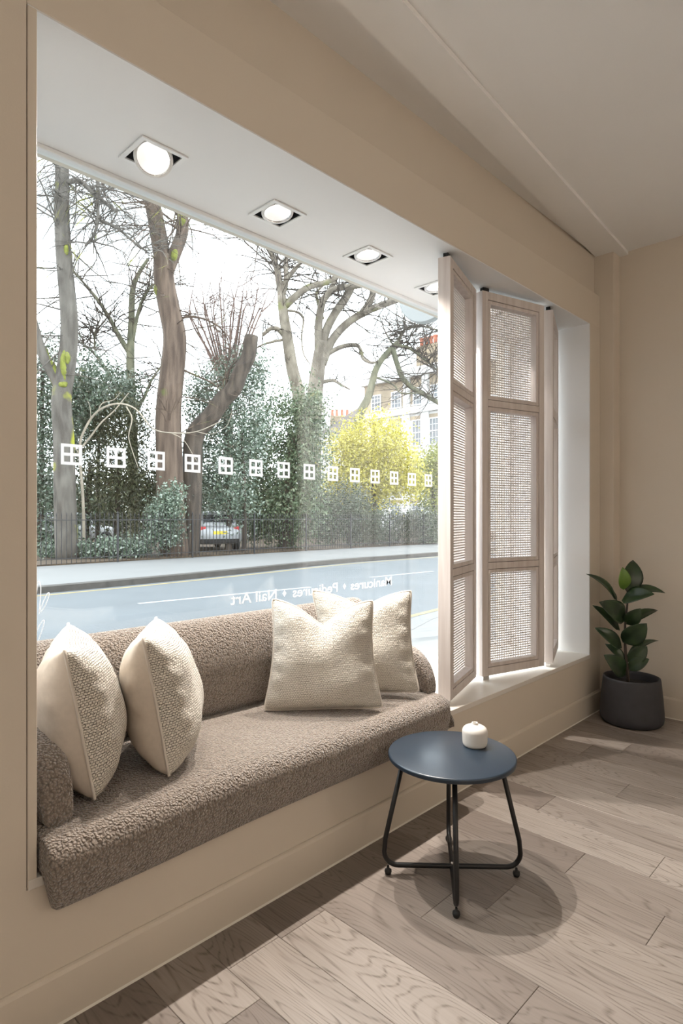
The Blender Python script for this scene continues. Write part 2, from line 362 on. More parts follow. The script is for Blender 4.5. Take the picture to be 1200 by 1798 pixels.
# ------------------------------------------------------------------ mesh helpers
def tag(o, label=None, cat=None, group=None, kind=None):
    if label: o['label'] = label
    if cat: o['category'] = cat
    if group: o['group'] = group
    if kind: o['kind'] = kind
    return o
def empty(name, loc=(0, 0, 0)):
    o = bpy.data.objects.new(name, None)
    o.empty_display_size = 0.05
    o.location = loc
    C.objects.link(o)
    return o
def link(name, me, mat=None, parent=None):
    o = bpy.data.objects.new(name, me)
    C.objects.link(o)
    if mat and not me.materials: me.materials.append(MATS[mat])
    if parent is not None:
        o.parent = parent
        o.matrix_parent_inverse = Matrix.Translation(-parent.matrix_basis.translation)
    return o
class MB:
    def __init__(s): s.v = []; s.f = []; s.uv = None
    def add(s, vs, fs):
        o = len(s.v); s.v += [tuple(v) for v in vs]; s.f += [tuple(i + o for i in f) for f in fs]; return s
    def box(s, lo, hi, M=None):
        x0, y0, z0 = lo; x1, y1, z1 = hi
        vs = [Vector(p) for p in ((x0,y0,z0),(x1,y0,z0),(x1,y1,z0),(x0,y1,z0),(x0,y0,z1),(x1,y0,z1),(x1,y1,z1),(x0,y1,z1))]
        if M is not None: vs = [M @ v for v in vs]
        return s.add(vs, ((0,3,2,1),(4,5,6,7),(0,1,5,4),(1,2,6,5),(2,3,7,6),(3,0,4,7)))
    def prism(s, poly, z0, z1):
        n = len(poly)
        vs = [(p[0], p[1], z0) for p in poly] + [(p[0], p[1], z1) for p in poly]
        fs = [tuple(range(n - 1, -1, -1)), tuple(range(n, 2 * n))] + [(i, (i + 1) % n, n + (i + 1) % n, n + i) for i in range(n)]
        return s.add(vs, fs)
    def tube(s, pts, rad, n=6, cap=True):
        pts = [Vector(p) for p in pts]
        m = len(pts)
        if not isinstance(rad, (list, tuple)): rad = [rad] * m
        vs = []; up = None
        for i, p in enumerate(pts):
            t = (pts[min(i + 1, m - 1)] - pts[max(i - 1, 0)])
            t = t.normalized() if t.length > 1e-9 else Vector((0, 0, 1))
            if up is None:
                up = Vector((1, 0, 0)) if abs(t.x) < 0.8 else Vector((0, 1, 0))
            a = t.cross(up)
            if a.length < 1e-6: a = t.cross(Vector((0.3, 0.5, 0.8)))
            a.normalize(); up = a.cross(t)
            for k in range(n):
                th = 2 * math.pi * k / n
                vs.append(p + (a * math.cos(th) + up * math.sin(th)) * rad[i])
        fs = []
        for i in range(m - 1):
            for k in range(n):
                k2 = (k + 1) % n
                fs.append((i*n + k, i*n + k2, (i+1)*n + k2, (i+1)*n + k))
        if cap:
            fs.append(tuple(range(n - 1, -1, -1))); fs.append(tuple((m-1)*n + k for k in range(n)))
        return s.add(vs, fs)
    def lathe(s, prof, n=32, c=(0, 0, 0), cap0=False, cap1=False, M=None):
        vs = []
        for r, z in prof:
            for k in range(n):
                th = 2 * math.pi * k / n
                v = Vector((r * math.cos(th), r * math.sin(th), z))
                if M is not None: v = M @ v
                vs.append(v + Vector(c))
        fs = []
        for i in range(len(prof) - 1):
            for k in range(n):
                k2 = (k + 1) % n
                fs.append((i*n + k, i*n + k2, (i+1)*n + k2, (i+1)*n + k))
        if cap0: fs.append(tuple(range(n - 1, -1, -1)))
        if cap1: fs.append(tuple((len(prof)-1)*n + k for k in range(n)))
        return s.add(vs, fs)
    def mesh(s, name, smooth=False):
        me = bpy.data.meshes.new(name)
        me.from_pydata(s.v, [], s.f)
        if smooth: me.polygons.foreach_set('use_smooth', [True] * len(me.polygons))
        me.update()
        return me
    def build(s, name, mat, parent=None, smooth=False, bevel=0.0, seg=2):
        me = s.mesh(name, smooth)
        if bevel:
            bm = bmesh.new(); bm.from_mesh(me)
            bmesh.ops.bevel(bm, geom=bm.edges[:], offset=bevel, segments=seg, affect='EDGES', profile=0.5)
            bm.to_mesh(me); bm.free(); me.update()
        return link(name, me, mat, parent)
def smooth_by_angle(o, deg=40):
    me = o.data
    me.polygons.foreach_set('use_smooth', [True] * len(me.polygons))
    bm = bmesh.new(); bm.from_mesh(me)
    for e in bm.edges:
        if len(e.link_faces) == 2 and e.calc_face_angle(0) > math.radians(deg): e.smooth = False
    bm.to_mesh(me); bm.free()
    return o
def catmull(pts, per=6):
    """pts: list of tuples of any length, returns a smooth list"""
    P = [np.array(p, float) for p in pts]
    P = [2 * P[0] - P[1]] + P + [2 * P[-1] - P[-2]]
    out = []
    for i in range(1, len(P) - 2):
        for k in range(per):
            t = k / per
            out.append(0.5 * ((2*P[i]) + (-P[i-1] + P[i+1]) * t + (2*P[i-1] - 5*P[i] + 4*P[i+1] - P[i+2]) * t*t + (-P[i-1] + 3*P[i] - 3*P[i+1] + P[i+2]) * t**3))
    out.append(P[-2])
    return out

# ================================================================== THE ROOM
YW = 1.612           # face of the window wall
YB = 1.600           # face of its baseboard
YG = 2.185           # glass
XL, XR = 0.553, 3.99 # window opening
ZS, ZT = 0.395, 2.575
XE = 4.29            # end wall
X0, Y0 = -2.6, -3.3
ZC = 3.10

# ---- floor: planks laid towards the window
fl = MB().box((X0, Y0, -0.06), (XE, 1.70, -0.006)).build('floor', 'floor_gap')
tag(fl, 'grey brown oak plank floor of the room', kind='structure')
PW = 0.1885
known = {0: 1.297, 1: 1.447, 2: 1.437, 3: 0.778, 4: 1.186, 5: 1.055, 7: 0.957, 8: 0.728, 6: 0.62, 9: 1.25, 10: 0.55, 11: 1.05, 12: 0.80, 13: 1.38}
rp = random.Random(4)
for k in range(-19, 19):
    xa, xb = 0.830 + PW * k, 0.830 + PW * (k + 1)
    xa, xb = max(xa, X0 + 0.002), min(xb, XE - 0.002)
    if xb - xa < 0.02: continue
    j = known.get(k, rp.uniform(0.3, 1.5))
    cuts = [1.60]
    y = j
    while y > Y0 + 0.25:
        cuts.append(y)
        y -= rp.choice((1.05, 1.25, 1.45))
    cuts.append(Y0)
    for ya, yb in zip(cuts[1:], cuts[:-1]):
        cx, cy, hx, hy = (xa + xb) / 2, (ya + yb) / 2, (xb - xa) / 2 - 0.0005, (yb - ya) / 2 - 0.0006
        mb = MB()
        c = 0.0012
        mb.add([(-hx,-hy,-0.014),(hx,-hy,-0.014),(hx,hy,-0.014),(-hx,hy,-0.014),
                (-hx,-hy,-c),(hx,-hy,-c),(hx,hy,-c),(-hx,hy,-c),
                (-hx+c,-hy+c,0),(hx-c,-hy+c,0),(hx-c,hy-c,0),(-hx+c,hy-c,0)],
               [(0,3,2,1),(0,1,5,4),(1,2,6,5),(2,3,7,6),(3,0,4,7),(4,5,9,8),(5,6,10,9),(6,7,11,10),(7,4,8,11),(8,9,10,11)])
        o = mb.build('plank', 'oak_plank')
        o.location = (cx, cy, 0)
        o.parent = fl

# ---- window wall with its opening
w = MB()
w.box((-0.45, YW, 0), (0.530, 2.30, ZC))             # pier beside the seat
w.box((X0, YW, 0), (-2.25, 2.30, ZC))                # surround of a window added for daylight, unseen behind the viewer's shoulder
w.box((-2.25, YW, -0.15), (-0.45, 2.30, ZS - 0.025))
w.box((-2.25, YW, ZT), (-0.45, 2.30, ZC))
w.box((0.530, YW, 0), (XR + 0.012, 1.80, ZS - 0.025))      # apron under the seat
w.box((0.530, 1.80, -0.15), (XR + 0.012, 2.30, ZS - 0.025))

w.box((0.530, 1.65, 2.80), (XE, 1.80, ZC))           # wall above the fascia, set back
w.box((XR + 0.012, YW, 0), (4.18, 2.30, 2.80))       # pier by the plant
w.box((0.530, 2.20, ZT + 0.02), (4.30, 2.30, 4.2))   # shop front over the glass
w.box((4.18, 1.65, 0), (4.60, 2.30, 4.2))
tag(w.build('wall_front', 'wall_paint'), 'beige painted window wall with fascia over the opening', kind='structure')
tag(MB().box((0.530, YW - 0.001, ZT + 0.004), (4.172, 1.69, 2.80)).build('trim_9', 'trim_paint', bevel=0.004), 'beige fascia beam over the window opening', kind='structure')
tag(MB().box((4.172, 1.522, 0), (XE + 0.02, 1.655, ZC)).build('trim_1', 'wall_paint', bevel=0.003), 'beige boxed pilaster in the corner behind the plant', kind='structure')
tag(MB().box((XE, Y0, 0), (XE + 0.15, 1.70, ZC)).build('wall_right', 'wall_paint'), 'beige end wall behind the plant', kind='structure')
tag(MB().box((X0 - 0.15, Y0, 0), (X0, 1.70, ZC)).build('wall_left', 'wall_paint'), 'beige wall behind the viewer', kind='structure')
tag(MB().box((X0 - 0.15, Y0 - 0.15, 0), (XE + 0.15, Y0, ZC)).build('wall_rear', 'wall_paint'), 'beige wall opposite the window', kind='structure')
tag(MB().box((X0 - 0.15, Y0 - 0.15, ZC), (XE + 0.15, 1.80, ZC + 0.12)).build('ceiling', 'ceiling_paint'), 'plain off-white ceiling', kind='structure')
# shallow band on the ceiling, not quite parallel to the window
a0, a1 = atZ(605, 0, ZC), atZ(1000, 400, ZC)
b0, b1 = atZ(710, 0, ZC - 0.012), atZ(1100, 440, ZC - 0.012)
def along(p, q, X): t = (X - p.x) / (q.x - p.x); return (X, p.y + (q.y - p.y) * t)
band = [along(a0, a1, X0), along(b0, b1, X0), along(b0, b1, XE), (XE, 1.648), along(a0, a1, 3.9)]
band = [(x, min(y, 1.648)) for x, y in band]
tag(MB().prism(band, ZC - 0.022, ZC + 0.01).build('trim_2', 'ceiling_paint'), 'shallow dropped band running across the ceiling near the window', kind='structure')

# baseboards
def board(name, pts, out, h=0.135, t=0.013, label=''):
    """pts: two plan points on the wall line, out: plan direction into the room"""
    (xa, ya), (xb, yb) = pts
    ox, oy = out
    mb = MB()
    prof = [(0, 0), (t, 0), (t, h - 0.012), (t - 0.004, h - 0.003), (t - 0.009, h), (0, h)]
    n = len(prof)
    vs = [(xa + ox * d, ya + oy * d, z) for d, z in prof] + [(xb + ox * d, yb + oy * d, z) for d, z in prof]
    fs = [tuple(range(n)), tuple(range(2*n - 1, n - 1, -1))] + [(i, n + i, n + (i+1) % n, (i+1) % n) for i in range(n)]
    mb.add(vs, fs)
    o = tag(mb.build(name, 'trim_paint'), label, kind='structure')
    m2 = MB(); c = 0.005
    vs = [(xa + ox * d, ya + oy * d, z) for d, z in ((t, 0), (t + c, 0.0005), (t, c))] + [(xb + ox * d, yb + oy * d, z) for d, z in ((t, 0), (t + c, 0.0005), (t, c))]
    m2.add(vs, [(0,1,2),(5,4,3),(0,3,4,1),(1,4,5,2),(2,5,3,0)])
    m2.build('sealant_bead', 'caulk', o)
    bm = bmesh.new(); bm.from_mesh(o.data); bmesh.ops.recalc_face_normals(bm, faces=bm.faces[:]); bm.to_mesh(o.data); bm.free()
board('baseboard_front', ((X0, YW), (4.172, YW)), (0, -1), label='beige skirting board along the foot of the window wall')
board('baseboard_right', ((XE, 1.522), (XE, Y0)), (-1, 0), label='beige skirting board along the end wall')
board('baseboard_left', ((X0, Y0), (X0, YW)), (1, 0), label='beige skirting board behind the viewer')
board('baseboard_rear', ((X0, Y0), (XE, Y0)), (0, 1), label='beige skirting board opposite the window')

# lining of the window recess: soffit with square cut-outs, side linings, edge bead
LAMPX = [1.067, 1.634, 2.205, 2.776, 3.347]
LY = 1.969
HW = 0.074
s = MB()
s.box((XL - 0.02, YW + 0.0008, ZT), (XR + 0.02, LY - HW, ZT + 0.015))
s.box((XL - 0.02, LY + HW, ZT), (XR + 0.02, YG + 0.02, ZT + 0.015))
xs = [XL - 0.02]
for x in LAMPX: xs += [x - HW, x + HW]
xs.append(XR + 0.02)
for i in range(0, len(xs), 2): s.box((xs[i], LY - HW, ZT), (xs[i+1], LY + HW, ZT + 0.015))
tag(s.build('trim_3', 'white_paint'), 'white soffit of the window recess with square lamp cut-outs', kind='structure')
tag(MB().box((XR, YW + 0.004, ZS), (XR + 0.012, YG + 0.02, ZT)).build('trim_4', 'white_paint'), 'white side lining of the window recess by the plant', kind='structure')
tag(MB().box((XL - 0.012, YW + 0.004, ZS), (XL, YG + 0.02, ZT)).build('trim_5', 'white_paint'), 'white side lining of the window recess by the beige pier', kind='structure')
eb = MB()
eb.box((0.532, YW - 0.004, ZS - 0.022), (XL + 0.001, YW + 0.01, ZT))
tag(eb.build('trim_6', 'trim_paint', bevel=0.0015, seg=1), 'narrow upright edging strip on the beige pier', kind='structure')
tag(MB().box((XR - 0.001, YW - 0.004, ZS - 0.022), (XR + 0.012, YW + 0.01, ZT)).build('trim_7', 'white_paint', bevel=0.0015, seg=1), 'narrow white edging strip on the pier by the plant', kind='structure')
tag(MB().box((XL - 0.02, YW - 0.006, ZS - 0.025), (XR + 0.012, YG + 0.02, ZS)).build('trim_8', 'sill_paint', bevel=0.002), 'long cream window sill board under the shutters', kind='structure')

# ---- the window: slim frame, pane, vinyl squares and lettering
wf = MB()
wf.box((XL, YG - 0.012, ZT - 0.016), (XR, YG + 0.03, ZT))
wf.box((XL, YG - 0.012, ZS), (XR, YG + 0.03, ZS + 0.035))
wf.box((XL, YG - 0.012, ZS + 0.035), (XL + 0.03, YG + 0.03, ZT - 0.016))
wf.box((XR - 0.03, YG - 0.012, ZS + 0.035), (XR, YG + 0.03, ZT - 0.016))
win = tag(wf.build('window_1', 'white_metal', bevel=0.002, seg=1), 'large shop window with a slim white frame facing the street', kind='structure')
MB().box((XL + 0.01, YG, ZS + 0.01), (XR - 0.01, YG + 0.008, ZT - 0.006)).build('pane', 'window_glass', win)
wf = MB()  # frame of the added, unseen window that brings daylight into the room
wf.box((-2.25, YG - 0.012, ZT - 0.03), (-0.45, YG + 0.03, ZT)).box((-2.25, YG - 0.012, ZS - 0.025), (-0.45, YG + 0.03, ZS + 0.035))
wf.box((-2.25, YG - 0.012, ZS + 0.035), (-2.22, YG + 0.03, ZT - 0.03)).box((-0.48, YG - 0.012, ZS + 0.035), (-0.45, YG + 0.03, ZT - 0.03))
added_win = tag(wf.build('added_window', 'white_metal'), 'window added for daylight beside the pier, unseen behind the viewer', kind='structure')
MB().box((-2.24, YG, ZS), (-0.46, YG + 0.008, ZT - 0.02)).build('pane', 'window_glass', added_win)
dm = MB(); q = 0.037; t = 0.0105; th = 0.0008
for lo, hi in (((-q, -q), (-q + t, q)), ((q - t, -q), (q, q)), ((-q + t, q - t), (q - t, q)), ((-q + t, -q), (q - t, -q + t)), ((-t/2, -q + t), (t/2, q - t)), ((-q + t, -t/2), (-t/2, t/2)), ((t/2, -t/2), (q - t, t/2))):
    dm.box((lo[0], -th, lo[1]), (hi[0], 0, hi[1]))
dme = dm.mesh('square_decal')
dme.materials.append(MATS['vinyl_white'])
for i in range(19):
    o = link('square_decal', dme, None, win)
    o.matrix_parent_inverse = Matrix()
    o.location = (0.868 + 0.1637 * i, YG - 0.0015, 1.522)

def text_mesh(body, size):
    cu = bpy.data.curves.new('lettering', 'FONT')
    cu.body = body; cu.size = size; cu.extrude = 0.0003; cu.offset = 0.014; cu.resolution_u = 3
    ob = bpy.data.objects.new('lettering_tmp', cu); C.objects.link(ob)
    dg = bpy.context.evaluated_depsgraph_get()
    me = bpy.data.meshes.new_from_object(ob.evaluated_get(dg))
    bpy.data.objects.remove(ob); bpy.data.curves.remove(cu)
    return me
def put_text(body, x_start, x_end, z, cap):
    me = text_mesh(body, 1.0)
    co = np.zeros(len(me.vertices) * 3); me.vertices.foreach_get('co', co); co = co.reshape(-1, 3)
    xmin, xmax = co[:, 0].min(), co[:, 0].max(); ymax = co[:, 1].max(); ymin = min(0, co[:, 1].min())
    capu = 0.70
    out = np.zeros_like(co)
    out[:, 0] = x_start + (co[:, 0] - xmin) / (xmax - xmin) * (x_end - x_start)   # runs towards -X: reads right from the street
    out[:, 2] = z + co[:, 1] / capu * cap
    out[:, 1] = YG - 0.0008 + co[:, 2]
    me.vertices.foreach_set('co', out.ravel()); me.update()
    o = link('lettering', me, 'vinyl_white', win)
    o.matrix_parent_inverse = Matrix()
put_text('Manicures', atY(688, 1020, YG).x, atY(616, 1030, YG).x, 0.917, 0.048)
put_text('Pedicures', atY(593, 1030, YG).x, atY(514, 1040, YG).x, 0.917, 0.048)
put_text('Nail Art', atY(486, 1050, YG).x, atY(405, 1060, YG).x, 0.917, 0.048)
for ux in (605, 499.5):
    x = atY(ux, 1030, YG).x
    MB().add([(x-0.012, YG-0.001, 0.94), (x, YG-0.001, 0.956), (x+0.012, YG-0.001, 0.94), (x, YG-0.001, 0.924)], [(0,1,2,3)]).build('lettering_diamond', 'vinyl_white', win)
def stroke(pix):
    pts = [tuple(atY(u, v, YG - 0.002)) for u, v in pix]
    return [Vector(p) for p in catmull(pts, 6)]
for pix in ([(62, 1060), (66, 1026), (69, 1021), (71.5, 1030), (71, 1050), (69, 1075), (69, 1077)],
            [(69, 1074), (75, 1060), (82, 1044), (86, 1041), (86, 1047), (79, 1064), (71.5, 1075)],
            [(60, 1118), (68, 1101), (74, 1091), (77.5, 1089), (77, 1096), (72, 1112), (67, 1126)]):
    mb = MB(); mb.tube(stroke(pix), 0.0016, 4)
    mb.build('script_stroke', 'vinyl_white', win)

# ---- gimbal lamps in the soffit
ORD = ['first', 'second', 'third', 'fourth', 'fifth']
TILT = [(-0.42, -0.62), (-0.02, -0.20), (0.0, -0.12), (0.0, -0.15), (0.0, -0.15)]
LBL = ['square recessed spotlight, strongly tilted, nearest the beige pier', 'square recessed spotlight, second along the white soffit from the beige pier',
       'square recessed spotlight, third along the white soffit from the beige pier', 'square recessed spotlight half hidden by the first shutter\'s edge',
       'square recessed spotlight behind the folding shutters']
for i, x in enumerate(LAMPX):
    root = empty('recessed_spotlight', (x, LY, ZT))
    tag(root, LBL[i], 'spotlight', 'recessed spotlights over the window seat')
    fr = MB(); o_, i_ = 0.0875, 0.072
    for lo, hi in (((-o_, -o_), (o_, -i_)), ((-o_, i_), (o_, o_)), ((-o_, -i_), (-i_, i_)), ((i_, -i_), (o_, i_))):
        fr.box((x + lo[0], LY + lo[1], ZT - 0.0065), (x + hi[0], LY + hi[1], ZT - 0.0015))
    fr.build('frame', 'white_metal', root)
    hb = MB()
    for lo, hi in (((-HW, -HW), (HW, -HW + 0.003)), ((-HW, HW - 0.003), (HW, HW)), ((-HW, -HW), (-HW + 0.003, HW)), ((HW - 0.003, -HW), (HW, HW))):
        hb.box((x + lo[0], LY + lo[1], ZT + 0.0005), (x + hi[0], LY + hi[1], ZT + 0.13))
    hb.box((x - HW, LY - HW, ZT + 0.13), (x + HW, LY + HW, ZT + 0.133))
    hb.build('housing', 'black_housing', root)
    tx, ty = TILT[i]
    nrm = Vector((tx, ty, -1)).normalized()
    R = nrm.to_track_quat('-Z', 'Y').to_matrix().to_4x4()
    drop = -0.006 if i == 0 else 0.006
    M = Matrix.Translation((x, LY, ZT + drop)) @ R
    MB().lathe([(0.058, -0.004), (0.066, -0.006), (0.068, 0.0), (0.066, 0.016), (0.058, 0.018)], 40, M=M).build('gimbal_ring', 'white_metal', root, smooth=True)
    MB().lathe([(0.0555, -0.002), (0.0575, -0.006), (0.0575, 0.012), (0.054, 0.012)], 40, M=M).build('bulb_rim', 'chrome', root, smooth=True)
    MB().lathe([(0.056, 0.0), (0.048, 0.014), (0.036, 0.026), (0.020, 0.034), (0.004, 0.037)], 40, M=M, cap1=True).build('reflector', 'lamp_reflector', root, smooth=True)
    cp = MB(); cp.lathe([(0.003, 0.000), (0.009, 0.002), (0.010, 0.018), (0.006, 0.034)], 16, M=M, cap0=True)
    cp.tube([M @ Vector((-0.055, 0, 0.001)), M @ Vector((-0.02, 0.004, -0.002)), M @ Vector((0, 0, 0.0))], 0.0022, 6)
    cp.build('bulb_capsule', 'lamp_capsule', root, smooth=True)
    ld = bpy.data.lights.new('spotlight_beam', 'SPOT')
    ld.energy = SPOT_W * (0.4, 1.0, 1.0, 0.9, 0.9)[i]; ld.color = SPOT_COL
    ld.spot_size = math.radians(118 if i < 3 else 62); ld.spot_blend = 0.85 if i < 3 else 0.5; ld.shadow_soft_size = 0.014
    lo_ = bpy.data.objects.new('spotlight_beam', ld); C.objects.link(lo_)
    lo_.parent = root
    lo_.location = tuple(nrm * 0.03)
    lo_.rotation_euler = nrm.to_track_quat('-Z', 'Y').to_euler()

# ---- opal globes added as fill light, unseen behind the viewer
for x, y, z, lb in ((-1.3, -0.9, 2.35, 'added opal fill globe, unseen behind the viewer by the added window'), (0.35, -1.9, 2.35, 'added opal fill globe, unseen over the middle of the room behind the viewer'), (2.2, -2.4, 2.35, 'added opal fill globe, unseen near the end wall behind the viewer')):
    root = empty('fill_globe', (x, y, ZC)); tag(root, lb, 'fill light', 'added fill globes out of view')
    MB().lathe([(0.05, 0.0), (0.05, -0.02), (0.001, -0.025)], 24, c=(x, y, ZC)).build('fill_rose', 'white_metal', root, smooth=True)
    MB().tube([(x, y, ZC - 0.02), (x, y, z + 0.14)], 0.004, 8).build('fill_cord', 'black_rubber', root)
    MB().lathe([(0.025, 0.16), (0.03, 0.12), (0.03, 0.11)], 20, c=(x, y, z)).build('fill_holder', 'chrome', root, smooth=True)
    MB().lathe([(0.12 * math.sin(math.pi * k / 18) + 0.0005, 0.12 * math.cos(math.pi * k / 18)) for k in range(19)], 32, c=(x, y, z)).build('fill_shade', 'fill_glass', root, smooth=True)
    ld = bpy.data.lights.new('fill_glow', 'POINT'); ld.energy = FILL_W * (0.42 if x < 0 else 1.0 if x < 2 else 1.2); ld.color = FILL_COL; ld.shadow_soft_size = 0.13
    lo_ = bpy.data.objects.new('fill_glow', ld); C.objects.link(lo_); lo_.parent = root; lo_.location = (0, 0, z - ZC)

# ================================================================== FURNITURE
def sweep(prof, stations, axis='X'):
    """prof: closed list of (a, z) points (counter-clockwise); stations: list of (pos, inset). Returns MB; insets shrink the profile along its normals."""
    n = len(prof)
    P = np.array(prof, float)
    T = np.roll(P, -1, 0) - np.roll(P, 1, 0)
    L = np.linalg.norm(T, axis=1)[:, None]; L[L == 0] = 1
    T = T / L
    N = np.stack([T[:, 1], -T[:, 0]], 1)                 # outward for counter-clockwise
    mb = MB(); vs = []
    for pos, ins in stations:
        Q = P - N * ins
        for a, z in Q: vs.append((pos, a, z) if axis == 'X' else (a, pos, z))
    fs = []
    m = len(stations)
    for i in range(m - 1):
        for k in range(n):
            k2 = (k + 1) % n
            fs.append((i*n + k, i*n + k2, (i+1)*n + k2, (i+1)*n + k))
    fs.append(tuple(range(n - 1, -1, -1))); fs.append(tuple((m-1)*n + k for k in range(n)))
    mb.add(vs, fs)
    return mb
def ends(x0, x1, r0, r1, mid=24, steps=7):
    st = []
    for k in range(steps + 1):
        th = math.pi / 2 * k / steps
        st.append((x0 + r0 * (1 - math.sin(th)) * 1.0, r0 * (1 - math.cos(th)) * 1.0))
    st = [(x0 + r0 * (1 - math.cos(math.pi/2*k/steps)), r0 * (1 - math.sin(math.pi/2*k/steps))) for k in range(steps + 1)]
    st += [(x0 + r0 + (x1 - r1 - x0 - r0) * k / mid, 0) for k in range(1, mid)]
    st += [(x1 - r1 + r1 * math.sin(math.pi/2*k/steps), r1 * (1 - math.cos(math.pi/2*k/steps))) for k in range(steps + 1)]
    return st
def recalc(o):
    bm = bmesh.new(); bm.from_mesh(o.data); bmesh.ops.recalc_face_normals(bm, faces=bm.faces[:]); bm.to_mesh(o.data); bm.free()
    return o

sofa = empty('window_seat', (1.43, 1.85, ZS))
tag(sofa, 'taupe boucle window seat with a low back and overhanging cushion', 'sofa')
# seat cushion: soft roll over the apron
pts = [(2.16, 0.398), (1.70, 0.398), (1.606, 0.398), (1.602, 0.375), (1.600, 0.345), (1.596, 0.322), (1.580, 0.314), (1.563, 0.320), (1.552, 0.345), (1.543, 0.385),
       (1.540, 0.425), (1.545, 0.458), (1.560, 0.482), (1.590, 0.497), (1.64, 0.504), (1.75, 0.507), (1.90, 0.507), (2.05, 0.505), (2.16, 0.502)]
pts = pts[::-1]
P = []
for i in range(len(pts)):
    P.append(pts[i])
seat = sweep(P, ends(0.561, 2.318, 0.014, 0.055, 40)).build('seat_cushion', 'boucle', sofa, smooth=True)
recalc(seat)
me = seat.data
for v in me.vertices:     # gentle slack of the upholstery
    v.co.z += 0.004 * math.sin(v.co.x * 7.0) * (1 if v.co.z > 0.45 else 0.3)
    v.co.y += 0.004 * math.sin(v.co.x * 5.0 + 1.0) if v.co.y < 1.60 else 0
    if v.co.x < 0.60 and v.co.z < 0.40 and v.co.y < 1.60: v.co.x += 0.10 * (0.40 - v.co.z) * 2
# back bolster
bp_ = [(2.075, 0.500), (2.045, 0.560), (2.030, 0.640), (2.026, 0.720), (2.032, 0.790), (2.048, 0.845), (2.072, 0.880), (2.100, 0.893), (2.128, 0.886), (2.150, 0.862), (2.163, 0.820), (2.166, 0.70), (2.166, 0.500)]
back = sweep([tuple(p) for p in catmull(bp_ + [bp_[0]], 3)[:-1]][::-1], ends(0.562, 2.318, 0.03, 0.075, 40)).build('backrest', 'boucle', sofa, smooth=True)
recalc(back)
# arm rolls
def arm(x0, x1):
    mb = MB(); vs = []; n = 22
    ys = [1.626 + 0.174 * (1 - math.cos(math.pi / 2 * k / 10)) for k in range(11)] + [1.85, 1.92, 2.0, 2.07]
    cx, hw = (x0 + x1) / 2, (x1 - x0) / 2
    for y in ys:
        if y < 1.80: k = math.sqrt(max(0, 1 - ((1.80 - y) / 0.174) ** 2)); H = 0.520 + 0.178 * k
        else: k = 1; H = 0.698 + (y - 1.80) * 0.30
        ww = hw * (0.55 + 0.45 * k)
        zb = 0.497
        for j in range(n):
            th = 2 * math.pi * j / n
            c_, s_ = math.cos(th), math.sin(th)
            e = 0.55
            px = cx + ww * math.copysign(abs(c_) ** e, c_)
            zm = (zb + H) / 2
            pz = zm + (H - zb) / 2 * math.copysign(abs(s_) ** e, s_)
            vs.append((px, y, pz))
    fs = []
    for i in range(len(ys) - 1):
        for j in range(n):
            j2 = (j + 1) % n
            fs.append((i*n + j, i*n + j2, (i+1)*n + j2, (i+1)*n + j))
    fs.append(tuple(range(n))); fs.append(tuple((len(ys)-1)*n + j for j in range(n)))
    mb.add(vs, fs)
    return recalc(mb.build('armrest', 'boucle', sofa, smooth=True))
arm(0.560, 0.672)
arm(2.205, 2.314)

